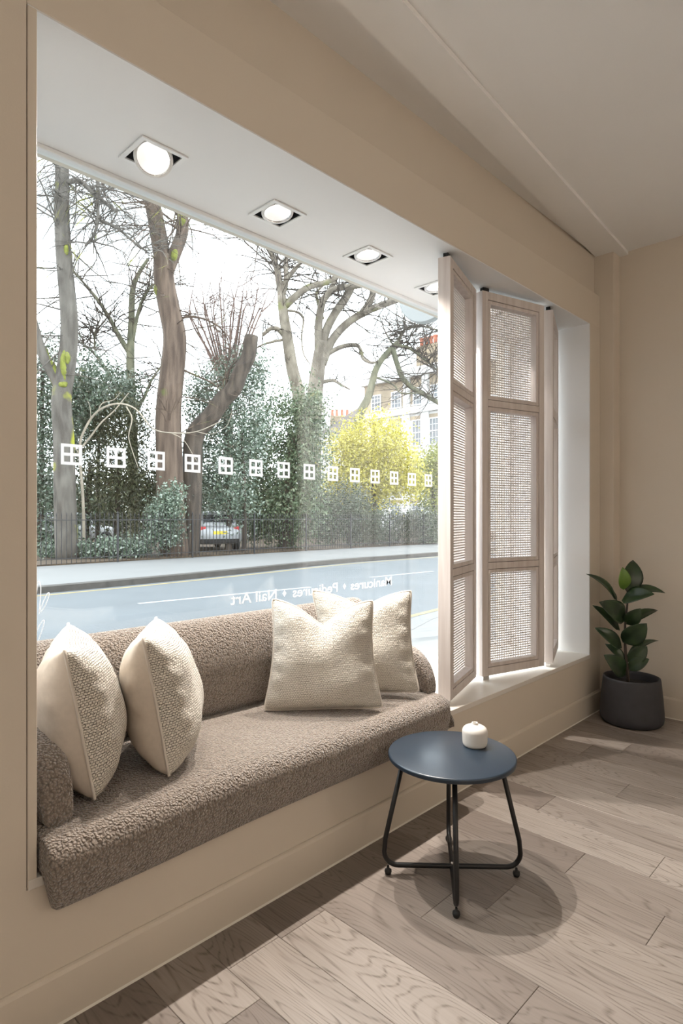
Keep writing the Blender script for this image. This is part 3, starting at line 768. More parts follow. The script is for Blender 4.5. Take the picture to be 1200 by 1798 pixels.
# ---- pillows
def pillow(corners, thick, label, chop=0.0, seed=0, front_k=1.0, back_k=1.0, zip_=False):
    """corners: BL, BR, TR, TL as seen from the front"""
    BL, BR, TR, TL = [Vector(c) for c in corners]
    nrm = ((BR - BL) + (TR - TL)).cross((TL - BL) + (TR - BR)).normalized()
    rr = random.Random(seed)
    ph = [rr.uniform(0, 6.28) for _ in range(8)]
    N = 44
    base = Vector(((BL.x + BR.x) / 2, (BL.y + BR.y) / 2, min(BL.z, BR.z)))
    root = empty('throw_pillow', base)
    tag(root, label, 'pillow', 'cream pillows on the window seat')
    def edge_pull(t): return 4 * t * (1 - t)
    def surf(u, v):
        # concave sides between the four ears
        d = 0.055
        uu = u + (0.5 - u) * 2 * d * edge_pull(v) * abs(2*u - 1) ** 1.2
        vv = v + (0.5 - v) * 2 * (d if v > 0.5 else d * 0.15) * edge_pull(u) * abs(2*v - 1) ** 1.2
        ear = 0.014 * abs(2*u - 1) ** 9 * abs(2*v - 1) ** 9
        uu += (0.5 - uu) * ear * 2; vv += (0.5 - vv) * ear * 2
        if chop: vv -= chop * math.exp(-(abs(u - 0.50) / 0.20) ** 1.5) * max(0, v) ** 3
        p = (BL * (1-uu) + BR * uu) * (1-vv) + (TL * (1-uu) + TR * uu) * vv
        return p
    def prof(u, v):
        a = max(0.0, 1 - abs(2*u - 1) ** 2.7); b = max(0.0, 1 - abs(2*v - 1) ** 2.7)
        t = (a * b) ** 0.52
        sag = 1.0 - 0.16 * (v - 0.4)
        c = 1.0
        if chop: c = 1 - 0.45 * math.exp(-((u - 0.50) / 0.14) ** 2) * max(0, v - 0.45) * 1.8
        return t * sag * c
    def wrinkle(u, v, s):
        e = (1 - abs(2*u - 1)) * (1 - abs(2*v - 1))
        w = math.sin(9*u + 5*v + ph[0]) + math.sin(13*v - 6*u + ph[1]) + 0.6 * math.sin(21*u + ph[2] + 3*v)
        edge = math.exp(-((min(u, 1-u)) / 0.12) ** 2) + math.exp(-((min(v, 1-v)) / 0.12) ** 2)
        w2 = math.sin(38 * v + ph[3] + 4*u) * math.exp(-((min(u, 1-u) - 0.07) / 0.06) ** 2) + math.sin(36 * u + ph[4]) * math.exp(-((min(v, 1-v) - 0.07) / 0.06) ** 2)
        return 0.0035 * w * min(1, 8 * e) + 0.0035 * w2 * min(1, 14 * e)
    for side, nm, mt, k in ((1, 'front_cover', 'woven_cream', front_k), (-1, 'back_cover', 'linen', back_k)):
        vs, fs, uvs = [], [], []
        for j in range(N + 1):
            for i in range(N + 1):
                u = 0.5 - 0.5 * math.cos(math.pi * i / N) if False else i / N
                v = j / N
                vs.append(surf(u, v) + nrm * side * (thick / 2 * k * prof(u, v) + wrinkle(u, v, side)))
        G = np.array([tuple(p) for p in vs]).reshape(N + 1, N + 1, 3)      # cloth coordinates in metres
        du = np.concatenate([np.zeros((N + 1, 1)), np.cumsum(np.linalg.norm(np.diff(G, axis=1), axis=2), 1)], 1)
        dv = np.concatenate([np.zeros((1, N + 1)), np.cumsum(np.linalg.norm(np.diff(G, axis=0), axis=2), 0)], 0)
        du -= du[:, N // 2][:, None]; dv -= dv[N // 2, :][None, :]
        uvs = [(float(a), float(b)) for a, b in zip(du.ravel(), dv.ravel())]
        for j in range(N):
            for i in range(N):
                q_ = (j*(N+1)+i, j*(N+1)+i+1, (j+1)*(N+1)+i+1, (j+1)*(N+1)+i)
                fs.append(q_ if side == 1 else q_[::-1])
        mb = MB(); mb.add(vs, fs)
        o = mb.build(nm, mt, root, smooth=True)
        lay = o.data.uv_layers.new(name='UVMap')
        li = [0] * len(o.data.loops); o.data.loops.foreach_get('vertex_index', li)
        lay.data.foreach_set('uv', [c for i in li for c in uvs[i]])
    ring = []
    n2 = 26
    for a, b in (((0,0),(1,0)), ((1,0),(1,1)), ((1,1),(0,1)), ((0,1),(0,0))):
        for k in range(n2):
            t = k / n2
            ring.append(surf(a[0] + (b[0]-a[0])*t, a[1] + (b[1]-a[1])*t))
    ring.append(ring[0])
    MB().tube(ring, 0.0048, 6, cap=False).build('piping', 'zip', root, smooth=True)
    return root

V = Vector
# first pillow against the arm by the pier
p1_bn, p1_tn, p1_tf = V((0.722, 1.655, 0.512)), V((0.632, 1.640, 0.950)), V((0.785, 2.005, 0.962))
p1_bf = p1_bn + (p1_tf - p1_tn)
pillow((p1_bf * 1 if False else p1_bn, p1_bf, p1_tf, p1_tn), 0.235, 'plump cream woven pillow leaning on the armrest beside the beige pier', seed=1, back_k=1.0)
p2_bn = V((0.945, 1.648, 0.510)); p2_tn = atY(250, 1119, 1.665); p2_tf = atY(274, 1081, 2.02)
p2_bf = p2_bn + (p2_tf - p2_tn)
pillow((p2_bn, p2_bf, p2_tf, p2_tn), 0.245, 'cream woven pillow upright against the back, second from the beige pier', seed=2)
# two pillows facing the room
D3, D3t = 2.48, 2.55
pillow((atD(462, 1248, D3), atD(674, 1243, D3), atD(656, 1052, D3t), atD(477, 1049, D3t)), 0.17, 'cream woven pillow with a chopped top edge, in front of another pillow', chop=0.19, seed=3, back_k=0.7)
D4, D4t = 2.70, 2.75
pillow((atD(560, 1216, D4 + 0.02), atD(738, 1215, D4 - 0.05), atD(724, 1035, D4t), atD(547, 1034, D4t)), 0.16, 'cream woven pillow standing behind the chopped pillow near the shutter', chop=0.12, seed=4, back_k=0.6)

# ---- side table
TC = V((1.872, 1.260, 0)); TR_, TZ = 0.232, 0.436
tb = empty('side_table', (TC.x, TC.y, 0))
tag(tb, 'round black metal side table with crossed bent tube legs', 'table')
MB().lathe([(0.001, TZ), (TR_ - 0.006, TZ), (TR_ - 0.002, TZ - 0.0015), (TR_, TZ - 0.006), (TR_ - 0.001, TZ - 0.016), (TR_ - 0.005, TZ - 0.018), (TR_ - 0.007, TZ - 0.006), (0.001, TZ - 0.006)], 96, c=(TC.x, TC.y, 0)).build('table_top', 'table_top', tb, smooth=True)
smooth_by_angle(tb.children[0], 50)
fc = V((1.853, 1.245, 0))
def leg_frame(ang, off):
    d = V((math.cos(ang), math.sin(ang), 0))
    zt, zb_ = TZ - 0.008, 0.030 + off
    rt, rb = 0.172, 0.246
    top1, top2 = TC + d * rt + V((0, 0, zt)), TC - d * rt + V((0, 0, zt))
    path = [tuple(top1), tuple(fc + d * (rb - 0.004) + V((0, 0, 0.13)))]
    cr = 0.050
    for s_ in (1,):
        for k in range(9):
            th = math.pi / 2 * k / 8
            path.append(tuple(fc + d * (rb - cr + cr * math.cos(th)) + V((0, 0, zb_ + cr - cr * math.sin(th)))))
    for k in range(9):
        th = math.pi / 2 * (8 - k) / 8
        path.append(tuple(fc - d * (rb - cr + cr * math.cos(th)) + V((0, 0, zb_ + cr - cr * math.sin(th)))))
    path += [tuple(fc - d * (rb - 0.004) + V((0, 0, 0.13))), tuple(top2)]
    return MB().tube(path, 0.0088, 12)
aA = math.atan2(1.111 - 1.38, 1.683 - 2.037); aB = math.atan2(1.418 - 1.066, 1.683 - 2.006)
for a_, off in ((aA, 0.0), (aB, 0.004)):
    leg_frame(a_, off).build('leg_frame', 'black_metal', tb, smooth=True)
for a_ in (aA, aA + math.pi, aB, aB + math.pi):
    p = fc + V((math.cos(a_), math.sin(a_), 0)) * 0.232
    ft = MB().lathe([(0.004, 0.030), (0.005, 0.018), (0.012, 0.017), (0.013, 0.010), (0.010, 0.001), (0.002, 0.0)], 16, c=(p.x, p.y, 0.0005))
    ft.build('foot', 'black_rubber', tb, smooth=True)
MB().lathe([(0.0005, 0.049), (0.004, 0.048), (0.005, 0.044), (0.005, 0.030)], 12, c=(fc.x, fc.y, 0)).build('bolt', 'chrome', tb, smooth=True)

# ---- vase
vc = V((1.992, 1.236, TZ))
vz = empty('bud_vase', tuple(vc))
tag(vz, 'small squat white ceramic bud vase standing on the black table', 'vase')
pr = [(0.001, 0.0), (0.036, 0.0), (0.042, 0.003), (0.0455, 0.010), (0.047, 0.030), (0.0475, 0.050), (0.046, 0.060), (0.040, 0.069), (0.028, 0.0755), (0.016, 0.079), (0.0115, 0.081), (0.0105, 0.084), (0.0115, 0.0865), (0.0105, 0.0875), (0.008, 0.0865), (0.007, 0.080)]
MB().lathe([tuple(p) for p in catmull(pr, 3)], 48, c=tuple(vc)).build('body', 'ceramic', vz, smooth=True)
MB().lathe([(0.0005, 0.080), (0.0075, 0.080)], 24, c=tuple(vc)).build('shade_disc', 'mouth_shade', vz)  # dark disc, shade inside the neck put into its colour

# ---- potted rubber plant
pc = V((4.035, 1.360, 0))
pot = empty('rubber_plant', tuple(pc))
tag(pot, 'rubber plant with dark glossy leaves in a charcoal pot in the corner', 'plant')
pr = [(0.001, 0.0), (0.150, 0.0), (0.170, 0.006), (0.183, 0.022), (0.187, 0.045), (0.186, 0.080), (0.180, 0.16), (0.172, 0.24), (0.168, 0.278), (0.166, 0.288), (0.160, 0.290), (0.154, 0.286), (0.152, 0.27), (0.152, 0.20)]
MB().lathe(pr, 64, c=tuple(pc)).build('pot', 'pot_stone', pot, smooth=True)
MB().lathe([(0.001, 0.245), (0.08, 0.240), (0.153, 0.236)], 32, c=tuple(pc)).build('soil', 'soil', pot, smooth=True)
PD = atZ(1110, 1255, 0.0)
Dp = (pc.x * math.cos(A) + pc.y * math.sin(A))
def pl(x, y, dd=0.0): return atD(950 + x / 4.496, 950 + y / 4.496, Dp + dd)
stem = [pl(690, 1110), pl(682, 1000), pl(670, 880), pl(665, 760), pl(668, 640), pl(682, 520), pl(688, 420), pl(670, 370)]
MB().tube([V(p) for p in catmull([tuple(p) for p in stem], 4)], [0.011 - 0.007 * i / 28 for i in range(29)], 8).build('stem', 'plant_stem', pot, smooth=True)
view_r = V((math.sin(A), -math.cos(A), 0)); view_f = V((math.cos(A), math.sin(A), 0))
def leaf(base, tip, width, dtip, face, mat='rubber_leaf', curl=0.12, fold=0.25, twist=0.0):
    b = pl(*base); t_ = pl(*tip, dtip)
    ax = t_ - b; L = ax.length
    axn = ax.normalized()
    wdt = width / 4.496 * Dp / F
    want = (-view_f * face + V((0, 0, 1)) * (1 - abs(face))).normalized()
    nrm = (want - axn * want.dot(axn)).normalized()
    side = axn.cross(nrm).normalized()
    M_, K = 10, 4
    vs = []
    for i in range(M_ + 1):
        s_ = i / M_
        half = wdt / 2 * (math.sin(math.pi * min(1, s_ ** 0.85)) ** 0.75) * (1.0 if s_ < 0.9 else 1 - (s_ - 0.9) * 4)
        half = max(half, 0.0012)
        c_ = b + ax * s_ - nrm * (curl * L * (2 * s_ - 1) ** 2) + nrm * curl * L * 0.6
        if i == 0: c_ = b.copy()
        for j in range(-K, K + 1):
            q_ = j / K
            vs.append(c_ + side * half * q_ + nrm * fold * half * abs(q_))
    w_ = 2 * K + 1
    fs = [(i*w_ + j, i*w_ + j + 1, (i+1)*w_ + j + 1, (i+1)*w_ + j) for i in range(M_) for j in range(w_ - 1)]
    mb = MB(); mb.add(vs, fs)
    o = mb.build('leaf', mat, pot, smooth=True)
    sm = o.modifiers.new('thickness', 'SOLIDIFY'); sm.thickness = 0.0014
    return o
for args in (((690, 410), (735, 148), 165, 0.05, 0.9), ((700, 395), (985, 400), 105, -0.05, 0.35), ((605, 470), (370, 250), 120, 0.05, 0.25),
             ((640, 470), (890, 412), 150, -0.16, 0.55), ((600, 470), (500, 335), 95, 0.10, -0.4), ((668, 620), (475, 482), 165, -0.10, 0.75), ((625, 705), (420, 505), 85, -0.02, 0.6),
             ((672, 655), (925, 535), 95, 0.04, 0.35), ((668, 655), (790, 535), 120, -0.06, 0.8), ((648, 800), (838, 655), 165, -0.10, 0.8),
             ((640, 845), (436, 682), 115, 0.0, 0.6), ((685, 900), (930, 772), 75, 0.10, 0.2), ((688, 955), (842, 832), 125, -0.02, 0.75),
             ((668, 940), (512, 808), 75, 0.06, 0.6), ((668, 1060), (508, 900), 150, -0.05, 0.7), ((686, 1010), (855, 930), 100, -0.05, 0.6), ((690, 1005), (860, 985), 70, 0.1, 0.3) ):
    if args[0] == (690, 1005): continue
    leaf(*args)
tag(leaf((655, 385), (650, 208), 100, -0.02, 0.9, 'young_leaf'), 'bright green young leaf')

# ---- folding shutters
def shutter(p0, ang, label, mirrored=False):
    W_, T_, ZB, ZT_ = 0.490, 0.062, 0.422, 2.548
    root = empty('folding_shutter', (p0[0], p0[1], ZB))
    tag(root, label, 'shutter', 'limed oak and cane shutters standing on the sill')
    M = Matrix.Translation((p0[0], p0[1], 0)) @ Matrix.Rotation(ang, 4, 'Z')
    def part(name, boxes, mat='limed_oak', bev=0.0015):
        mb = MB()
        for lo, hi in boxes: mb.box(lo, hi, M)
        return mb.build(name, mat, root, bevel=bev, seg=1)
    S = 0.043
    part('stile', [((0, 0, ZB), (S, T_, ZT_))]); part('stile', [((W_ - S, 0, ZB), (W_, T_, ZT_))])
    rails = [(ZB, 0.466), (1.012, 1.048), (1.914, 1.950), (2.504, ZT_)]
    for a_, b_ in rails: part('rail', [((S + 0.0005, 0.0005, a_), (W_ - S - 0.0005, T_ - 0.0005, b_))])
    g, bw = 0.003, 0.019
    for (r0, r1) in zip(rails[:-1], rails[1:]):
        za, zb2 = r0[1] + g, r1[0] - g
        xa, xb = S + g, W_ - S - g
        # bead frame inside each opening, a hair below the face
        part('bead_frame', [((xa, 0.003, za), (xa + bw, T_ - 0.003, zb2)), ((xb - bw, 0.003, za), (xb, T_ - 0.003, zb2)),
                            ((xa + bw, 0.003, za), (xb - bw, T_ - 0.003, za + bw)), ((xa + bw, 0.003, zb2 - bw), (xb - bw, T_ - 0.003, zb2))], bev=0.0)
        cm = MB(); pitch, sw = 0.0138, 0.0066
        x1, x2, z1, z2 = xa + bw - 0.002, xb - bw + 0.002, za + bw - 0.002, zb2 - bw + 0.002
        y_ = T_ - 0.014
        nx, nz = round((x2 - x1) / pitch), round((z2 - z1) / pitch)
        for i in range(nx + 1):
            x = x1 + (x2 - x1) * i / nx
            cm.box((x - sw/2, y_, z1), (x + sw/2, y_ + 0.0016, z2), M)
        for i in range(nz + 1):
            z = z1 + (z2 - z1) * i / nz
            cm.box((x1, y_ - 0.0016, z - sw/2), (x2, y_, z + sw/2), M)
        tag(cm.build('cane_panel', 'cane', root), 'open square woven cane', kind='stuff')
    px = 0.045
    part('pivot', [((px - 0.022, T_/2 - 0.012, ZT_), (px + 0.022, T_/2 + 0.012, ZT + 0.0))], 'black_housing', 0)
    part('pivot', [((px - 0.022, T_/2 - 0.012, ZS), (px + 0.022, T_/2 + 0.012, ZB))], 'chrome', 0)
    return root
shutter((2.428, 1.640), math.radians(17.5), 'narrow oak and cane shutter seen edge on, next to the window seat')
shutter((2.922, 1.765), math.radians(-15.5), 'oak and cane shutter turned to face the room, middle of three')
shutter((3.490, 1.625), math.radians(21.0), 'oak and cane shutter seen almost edge on, nearest the plant')

# ================================================================== THE STREET
GZ, PZ = -0.10, 0.02
kerb_far = [(-40, 11.2), (-5, 11.4), (4.05, 11.65), (8.5, 12.1), (13.0, 12.75), (17.5, 12.75), (30, 13.2), (70, 14.8)]
kerb_far = [tuple(p) for p in catmull(kerb_far, 4)]
near_k = [(-40, 3.0), (0, 4.0), (6.5, 4.95), (12, 5.6), (30, 7.2), (70, 11.0)]
road = MB().prism([(-60, 2.3), (90, 2.3), (90, 30), (-60, 30)], GZ - 0.3, GZ).build('road', 'asphalt')
tag(road, 'grey asphalt road outside the window', kind='structure')
def strip(poly, name, mat, parent, z0, z1):
    return MB().prism(poly, z0, z1).build(name, mat, parent)
def ribbon(line, d0, d1):
    a_, b_ = [], []
    for i, p in enumerate(line):
        q0, q1 = line[max(0, i-1)], line[min(len(line)-1, i+1)]
        tx, ty = q1[0]-q0[0], q1[1]-q0[1]; L = math.hypot(tx, ty); nx, ny = -ty/L, tx/L
        a_.append((p[0] + nx*d0, p[1] + ny*d0)); b_.append((p[0] + nx*d1, p[1] + ny*d1))
    return a_, b_
def ribbon_mesh(line, d0, d1, z0, z1):
    a_, b_ = ribbon(line, d0, d1); n = len(a_); mb = MB()
    vs = [(x, y, z0) for x, y in a_] + [(x, y, z0) for x, y in b_] + [(x, y, z1) for x, y in a_] + [(x, y, z1) for x, y in b_]
    fs = []
    for i in range(n - 1):
        fs += [(2*n+i, 2*n+i+1, 3*n+i+1, 3*n+i), (i, i+1, 2*n+i+1, 2*n+i), (n+i+1, n+i, 3*n+i, 3*n+i+1), (i+1, i, n+i, n+i+1)]
    fs += [(0, 2*n, 3*n, n), (n-1, 2*n-1, 4*n-1, 3*n-1)]
    return mb.add(vs, fs)
ribbon_mesh(kerb_far, -0.34, -0.24, GZ - 0.05, GZ + 0.004).build('road_marking', 'yellow_line', road)
ribbon_mesh(near_k, 0.22, 0.32, GZ - 0.05, GZ + 0.004).build('road_marking', 'yellow_line', road)
for pa, pb in (((243, 1060), (545, 1031)), ((650, 1014), (760, 1003)), ((-60, 1094), (60, 1080))):
    A_, B_ = atZ(*pa, GZ), atZ(*pb, GZ)
    ribbon_mesh([(A_.x, A_.y), (B_.x, B_.y)], -0.05, 0.05, GZ - 0.05, GZ + 0.004).build('road_marking', 'white_line', road)
kerb = ribbon_mesh(kerb_far, 0.0, 0.28, GZ - 0.05, PZ).build('kerb', 'kerb_stone')
tag(kerb, 'dark worn granite kerb on the far side of the road', kind='structure')
tag(ribbon_mesh([tuple(p) for p in catmull(near_k, 3)], -0.25, 0.0, GZ - 0.05, GZ + 0.06).build('kerb', 'paving'), 'pale kerb on the near side of the road', kind='structure')
a_, b_ = ribbon(kerb_far, 0.28, 0.28)
FENCE = [(-40, 15.6), (-4, 15.9), (5.65, 16.33), (10.1, 16.6), (16.3, 16.85), (23, 16.9), (40, 17.4), (70, 18.5)]
tag(MB().prism(a_ + [(x, y + 0.25) for x, y in FENCE[::-1]], GZ - 0.1, PZ).build('pavement', 'paving'), 'pale grey pavement on the far side of the road', kind='structure')
npk = [tuple(p) for p in catmull(near_k, 3)]
tag(MB().prism([(-40, 2.31), (70, 2.31)] + [(x, y - 0.25) for x, y in npk[::-1]], GZ - 0.1, GZ + 0.055).build('pavement', 'paving'), 'pale pavement directly outside the shop window', kind='structure')
tag(MB().prism([(x, y + 0.25) for x, y in FENCE] + [(90, 140), (-60, 140)], -0.3, 0.06).build('ground', 'park_soil'), 'bare brown soil of the garden square behind the railings', kind='structure')

def poly_at(line, s_):
    for (xa, ya), (xb, yb) in zip(line[:-1], line[1:]):
        L = math.hypot(xb-xa, yb-ya)
        if s_ <= L: return xa + (xb-xa)*s_/L, ya + (yb-ya)*s_/L, math.atan2(yb-ya, xb-xa)
        s_ -= L
    return line[-1][0], line[-1][1], 0
fl_line = [(4.4, 16.28), (5.65, 16.33), (10.1, 16.6), (16.3, 16.85), (24.5, 16.95)]
fence = empty('iron_railing', (14, 16.7, 0.03))
tag(fence, 'black iron railing between the far pavement and the garden', 'railing')
tot = sum(math.hypot(b[0]-a[0], b[1]-a[1]) for a, b in zip(fl_line[:-1], fl_line[1:]))
bm_ = MB(); bm_.tube([(0,0,0.03), (0,0,1.30)], 0.010, 6); bm_.lathe([(0.010, 1.30), (0.018, 1.325), (0.001, 1.40)], 6)
bar_me = bm_.mesh('bar'); bar_me.materials.append(MATS['iron'])
pm_ = MB().box((-0.022, -0.022, 0.0), (0.022, 0.022, 1.36)); pm_.lathe([(0.02, 1.36), (0.032, 1.385), (0.02, 1.41), (0.001, 1.44)], 8)
post_me = pm_.mesh('post'); post_me.materials.append(MATS['iron'])
d = 0.0; k = 0
while d < tot:
    x, y, an = poly_at(fl_line, d)
    o = link('post' if k % 19 == 7 else 'bar', post_me if k % 19 == 7 else bar_me, None, fence)
    o.location = (x, y, 0.03); o.rotation_euler = (0, 0, an)
    d += 0.132; k += 1
for zr in (0.16, 1.18):
    for (xa, ya), (xb, yb) in zip(fl_line[:-1], fl_line[1:]):
        L = math.hypot(xb-xa, yb-ya)
        MB().box((0, -0.018, zr), (L, 0.018, zr + 0.022), Matrix.Translation((xa, ya, 0.03)) @ Matrix.Rotation(math.atan2(yb-ya, xb-xa), 4, 'Z')).build('rail', 'iron', fence)

# ---- round sign hung outside
sc_ = atD(752, 503, 5.0)
sg = empty('hanging_sign', tuple(sc_))
tag(sg, 'plain round pale sign hanging outside above the glass', 'sign')
Ms = Matrix.Translation(sc_) @ Matrix.Rotation(math.radians(90), 4, 'Y') @ Matrix.Rotation(math.radians(0), 4, 'X')
MB().lathe([(0.001, 0.03), (0.29, 0.03), (0.30, 0.02), (0.30, -0.02), (0.29, -0.03), (0.001, -0.03)], 64, M=Ms).build('disc', 'sign_white', sg)
MB().tube([(sc_.x, 2.28, sc_.z + 0.36), (sc_.x, sc_.y + 0.25, sc_.z + 0.36)], 0.014, 8).build('bracket', 'iron', sg)
for dy in (-0.12, 0.12): MB().tube([(sc_.x, sc_.y + dy, sc_.z + 0.25), (sc_.x, sc_.y + dy, sc_.z + 0.37)], 0.006, 6).build('hanger', 'iron', sg)

# ---- trees
def limb(mb, pix, D, r0, r1, n=10, per=4, drift=0.0, power=1.0):
    P = [tuple(atD(u, v, D + drift * i / max(1, len(pix)-1))) for i, (u, v) in enumerate(pix)]
    S = catmull(P, per)
    m = len(S)
    S = [Vector(p) for p in S]
    mb.tube(S, [r0 + (r1 - r0) * (i / (m-1)) ** power for i in range(m)], n)
    return S
def twig(mb, p, d, L, r, lvl, rr, droop=0.0, wild=0.5, kids=3):
    seg = 4
    pts = [p.copy()]; dirs = []
    d = d.normalized()
    for i in range(seg):
        d = (d + V((rr.uniform(-wild, wild), rr.uniform(-wild, wild), rr.uniform(-wild, wild) - droop)) * 0.5).normalized()
        pts.append(pts[-1] + d * L / seg); dirs.append(d.copy())
    mb.tube(pts, [r * (1 - 0.7 * i / seg) for i in range(seg + 1)], 4 if r > 0.02 else 3, cap=False)
    if lvl > 0:
        for k in range(kids):
            i = rr.randint(1, seg)
            dd = (dirs[i-1] + V((rr.uniform(-1, 1), rr.uniform(-1, 1), rr.uniform(-0.7, 0.9))) * 0.85).normalized()
            twig(mb, pts[i], dd, L * rr.uniform(0.45, 0.75), r * (1 - 0.7 * i / seg) * 0.7, lvl - 1, rr, droop, wild, kids)
def spray(mb, S, n, L, r, lvl, rr, droop=0.0, wild=0.5, start=0.2, kids=3, up=0.2):
    for _ in range(n):
        i = rr.randint(int(len(S) * start), len(S) - 1)
        d = V((rr.uniform(-1, 1), rr.uniform(-1, 1), rr.uniform(-0.6, 0.8) + up))
        twig(mb, S[i], d, L * rr.uniform(0.6, 1.2), r, lvl, rr, droop, wild, kids)
def tree(name, D, mat, trunk, limbs, label, group, sprays=(), twig_mat=None, seed=1, base=None):
    """trunk: (pix, r0, r1); limbs: (pix, r0, r1)"""
    rr = random.Random(seed)
    g0 = atD(*trunk[0][0], D); g0.z = 0.06
    root = empty(name, tuple(g0))
    tag(root, label, 'tree', group)
    mb = MB()
    S = limb(mb, trunk[0], D, trunk[1], trunk[2], 12)
    foot = S[0].copy(); foot.z = 0.0
    mb.tube([foot, S[0]], [trunk[1] * 1.15, trunk[1]], 12)
    mb.build('trunk', mat, root, smooth=True)
    allS = [S]
    for pix, r0, r1 in limbs:
        m2 = MB(); s2 = limb(m2, pix, D, r0, r1, 8, drift=rr.uniform(-0.6, 0.6)); m2.build('branch', mat, root, smooth=True)
        allS.append(s2)
    tm = MB()
    for idx, n, L, r, lvl, droop, start in sprays:
        spray(tm, allS[idx], n, L, r, lvl, rr, droop, start=start)
    if tm.v: tag(tm.build('twigs', twig_mat or mat, root), None, kind='stuff')
    return root
TG = 'trees in the garden square'
t_mossy = tree('mossy_tree', 18.0, 'bark_grey', ([(118, 985), (114, 870), (112, 770), (108, 700), (117, 640), (122, 570), (114, 470), (109, 390), (109, 300), (104, 180)], 0.33, 0.18),
     [([(110, 690), (92, 655), (76, 625), (64, 585), (45, 520)], 0.17, 0.12), ([(114, 320), (140, 318), (160, 335), (180, 352), (206, 373)], 0.08, 0.05),
      ([(166, 235), (172, 300), (171, 350), (172, 385), (165, 412), (150, 432)], 0.07, 0.035), ([(110, 300), (122, 262), (150, 240), (190, 215)], 0.12, 0.07), ([(172, 385), (205, 400), (235, 425), (262, 445)], 0.05, 0.025)],
     'grey trunked tree with bright yellow moss in its fork, nearest the pier', TG,
     ((0, 30, 2.2, 0.028, 2, 0.12, 0.45), (1, 10, 1.6, 0.024, 2, 0.1, 0.2), (2, 26, 1.8, 0.024, 2, 0.4, 0.1), (3, 34, 2.0, 0.024, 2, 0.35, 0.1), (4, 34, 1.9, 0.024, 2, 0.4, 0.0), (5, 30, 1.7, 0.02, 2, 0.2, 0.0)), seed=3)
t_red = tree('red_trunk_tree', 19.8, 'bark_brown', ([(308, 990), (300, 890), (297, 790), (296, 720), (304, 640), (307, 590), (297, 540), (288, 490), (287, 450)], 0.46, 0.31),
     [([(288, 470), (278, 410), (268, 360), (256, 325), (235, 240)], 0.29, 0.22), ([(292, 480), (308, 442), (320, 408), (320, 375), (315, 345), (322, 250)], 0.23, 0.16),
      ([(310, 560), (340, 556), (372, 566), (395, 585), (405, 615)], 0.04, 0.02), ([(312, 645), (345, 660), (372, 672), (392, 690)], 0.04, 0.015)],
     'thick reddish brown fissured trunk forking in two near the top', TG,
     ((0, 22, 1.6, 0.024, 2, 0.1, 0.3), (1, 24, 2.3, 0.026, 2, 0.25, 0.3), (2, 52, 3.0, 0.028, 2, 0.35, 0.2), (3, 16, 1.3, 0.018, 2, 0.0, 0.2), (4, 12, 1.2, 0.016, 2, 0.0, 0.2)), seed=5)
tree('leaning_stump_tree', 20.4, 'bark_dark', ([(330, 990), (336, 900), (338, 830), (342, 765), (370, 732), (391, 702), (411, 682), (423, 652), (437, 624), (442, 590)], 0.36, 0.23),
     [([(394, 700), (398, 670), (405, 645), (418, 632)], 0.06, 0.03)], 'dark leaning trunk sawn off at its upper end', TG, ((1, 10, 1.3, 0.022, 2, -0.1, 0.3), (0, 8, 1.0, 0.02, 1, 0.2, 0.3)), seed=6)
tree('young_bare_tree', 25.0, 'bark_green', ([(236, 960), (234, 820), (230, 700), (229, 630), (231, 570), (233, 510), (244, 480), (260, 455)], 0.24, 0.06),
     [([(231, 625), (210, 592), (194, 562), (172, 527), (150, 500), (122, 470)], 0.12, 0.03), ([(218, 710), (208, 684), (190, 655), (168, 623), (148, 606), (128, 592)], 0.12, 0.03),
      ([(232, 600), (240, 560), (250, 528), (262, 508), (278, 492)], 0.10, 0.03), ([(230, 730), (252, 700), (266, 668), (285, 640)], 0.09, 0.03), ([(168, 623), (166, 600), (168, 582), (176, 560)], 0.05, 0.02)],
     'slender bare tree with greenish branches between the two big trunks', TG,
     tuple((i, 34, 2.0, 0.026, 2, 0.0, 0.2) for i in range(6)), twig_mat='bark_dark', seed=8)
rr9 = random.Random(9)
fan = []
for i in range(17):
    t_ = i / 16; x1 = 335 + 125 * t_
    fan.append(([(400 + 14 * (t_-0.5), 690), (398 + 55 * (t_-0.5), 630), (x1 + rr9.uniform(-8, 8), 560 + rr9.uniform(-20, 20)), (x1 + 22 * (t_-0.5) + rr9.uniform(-8, 8), 498 + rr9.uniform(-25, 25) + 60 * abs(t_-0.5))], 0.07, 0.015))
tree('twiggy_red_tree', 31.0, 'bark_red', ([(402, 960), (402, 800), (401, 700), (400, 660)], 0.30, 0.14), fan, 'fan of fine reddish brown bare twigs rising behind the leaning stump', TG,
     tuple((i, 9, 1.7, 0.022, 2, -0.35, 0.3) for i in range(1, 18)), seed=9)
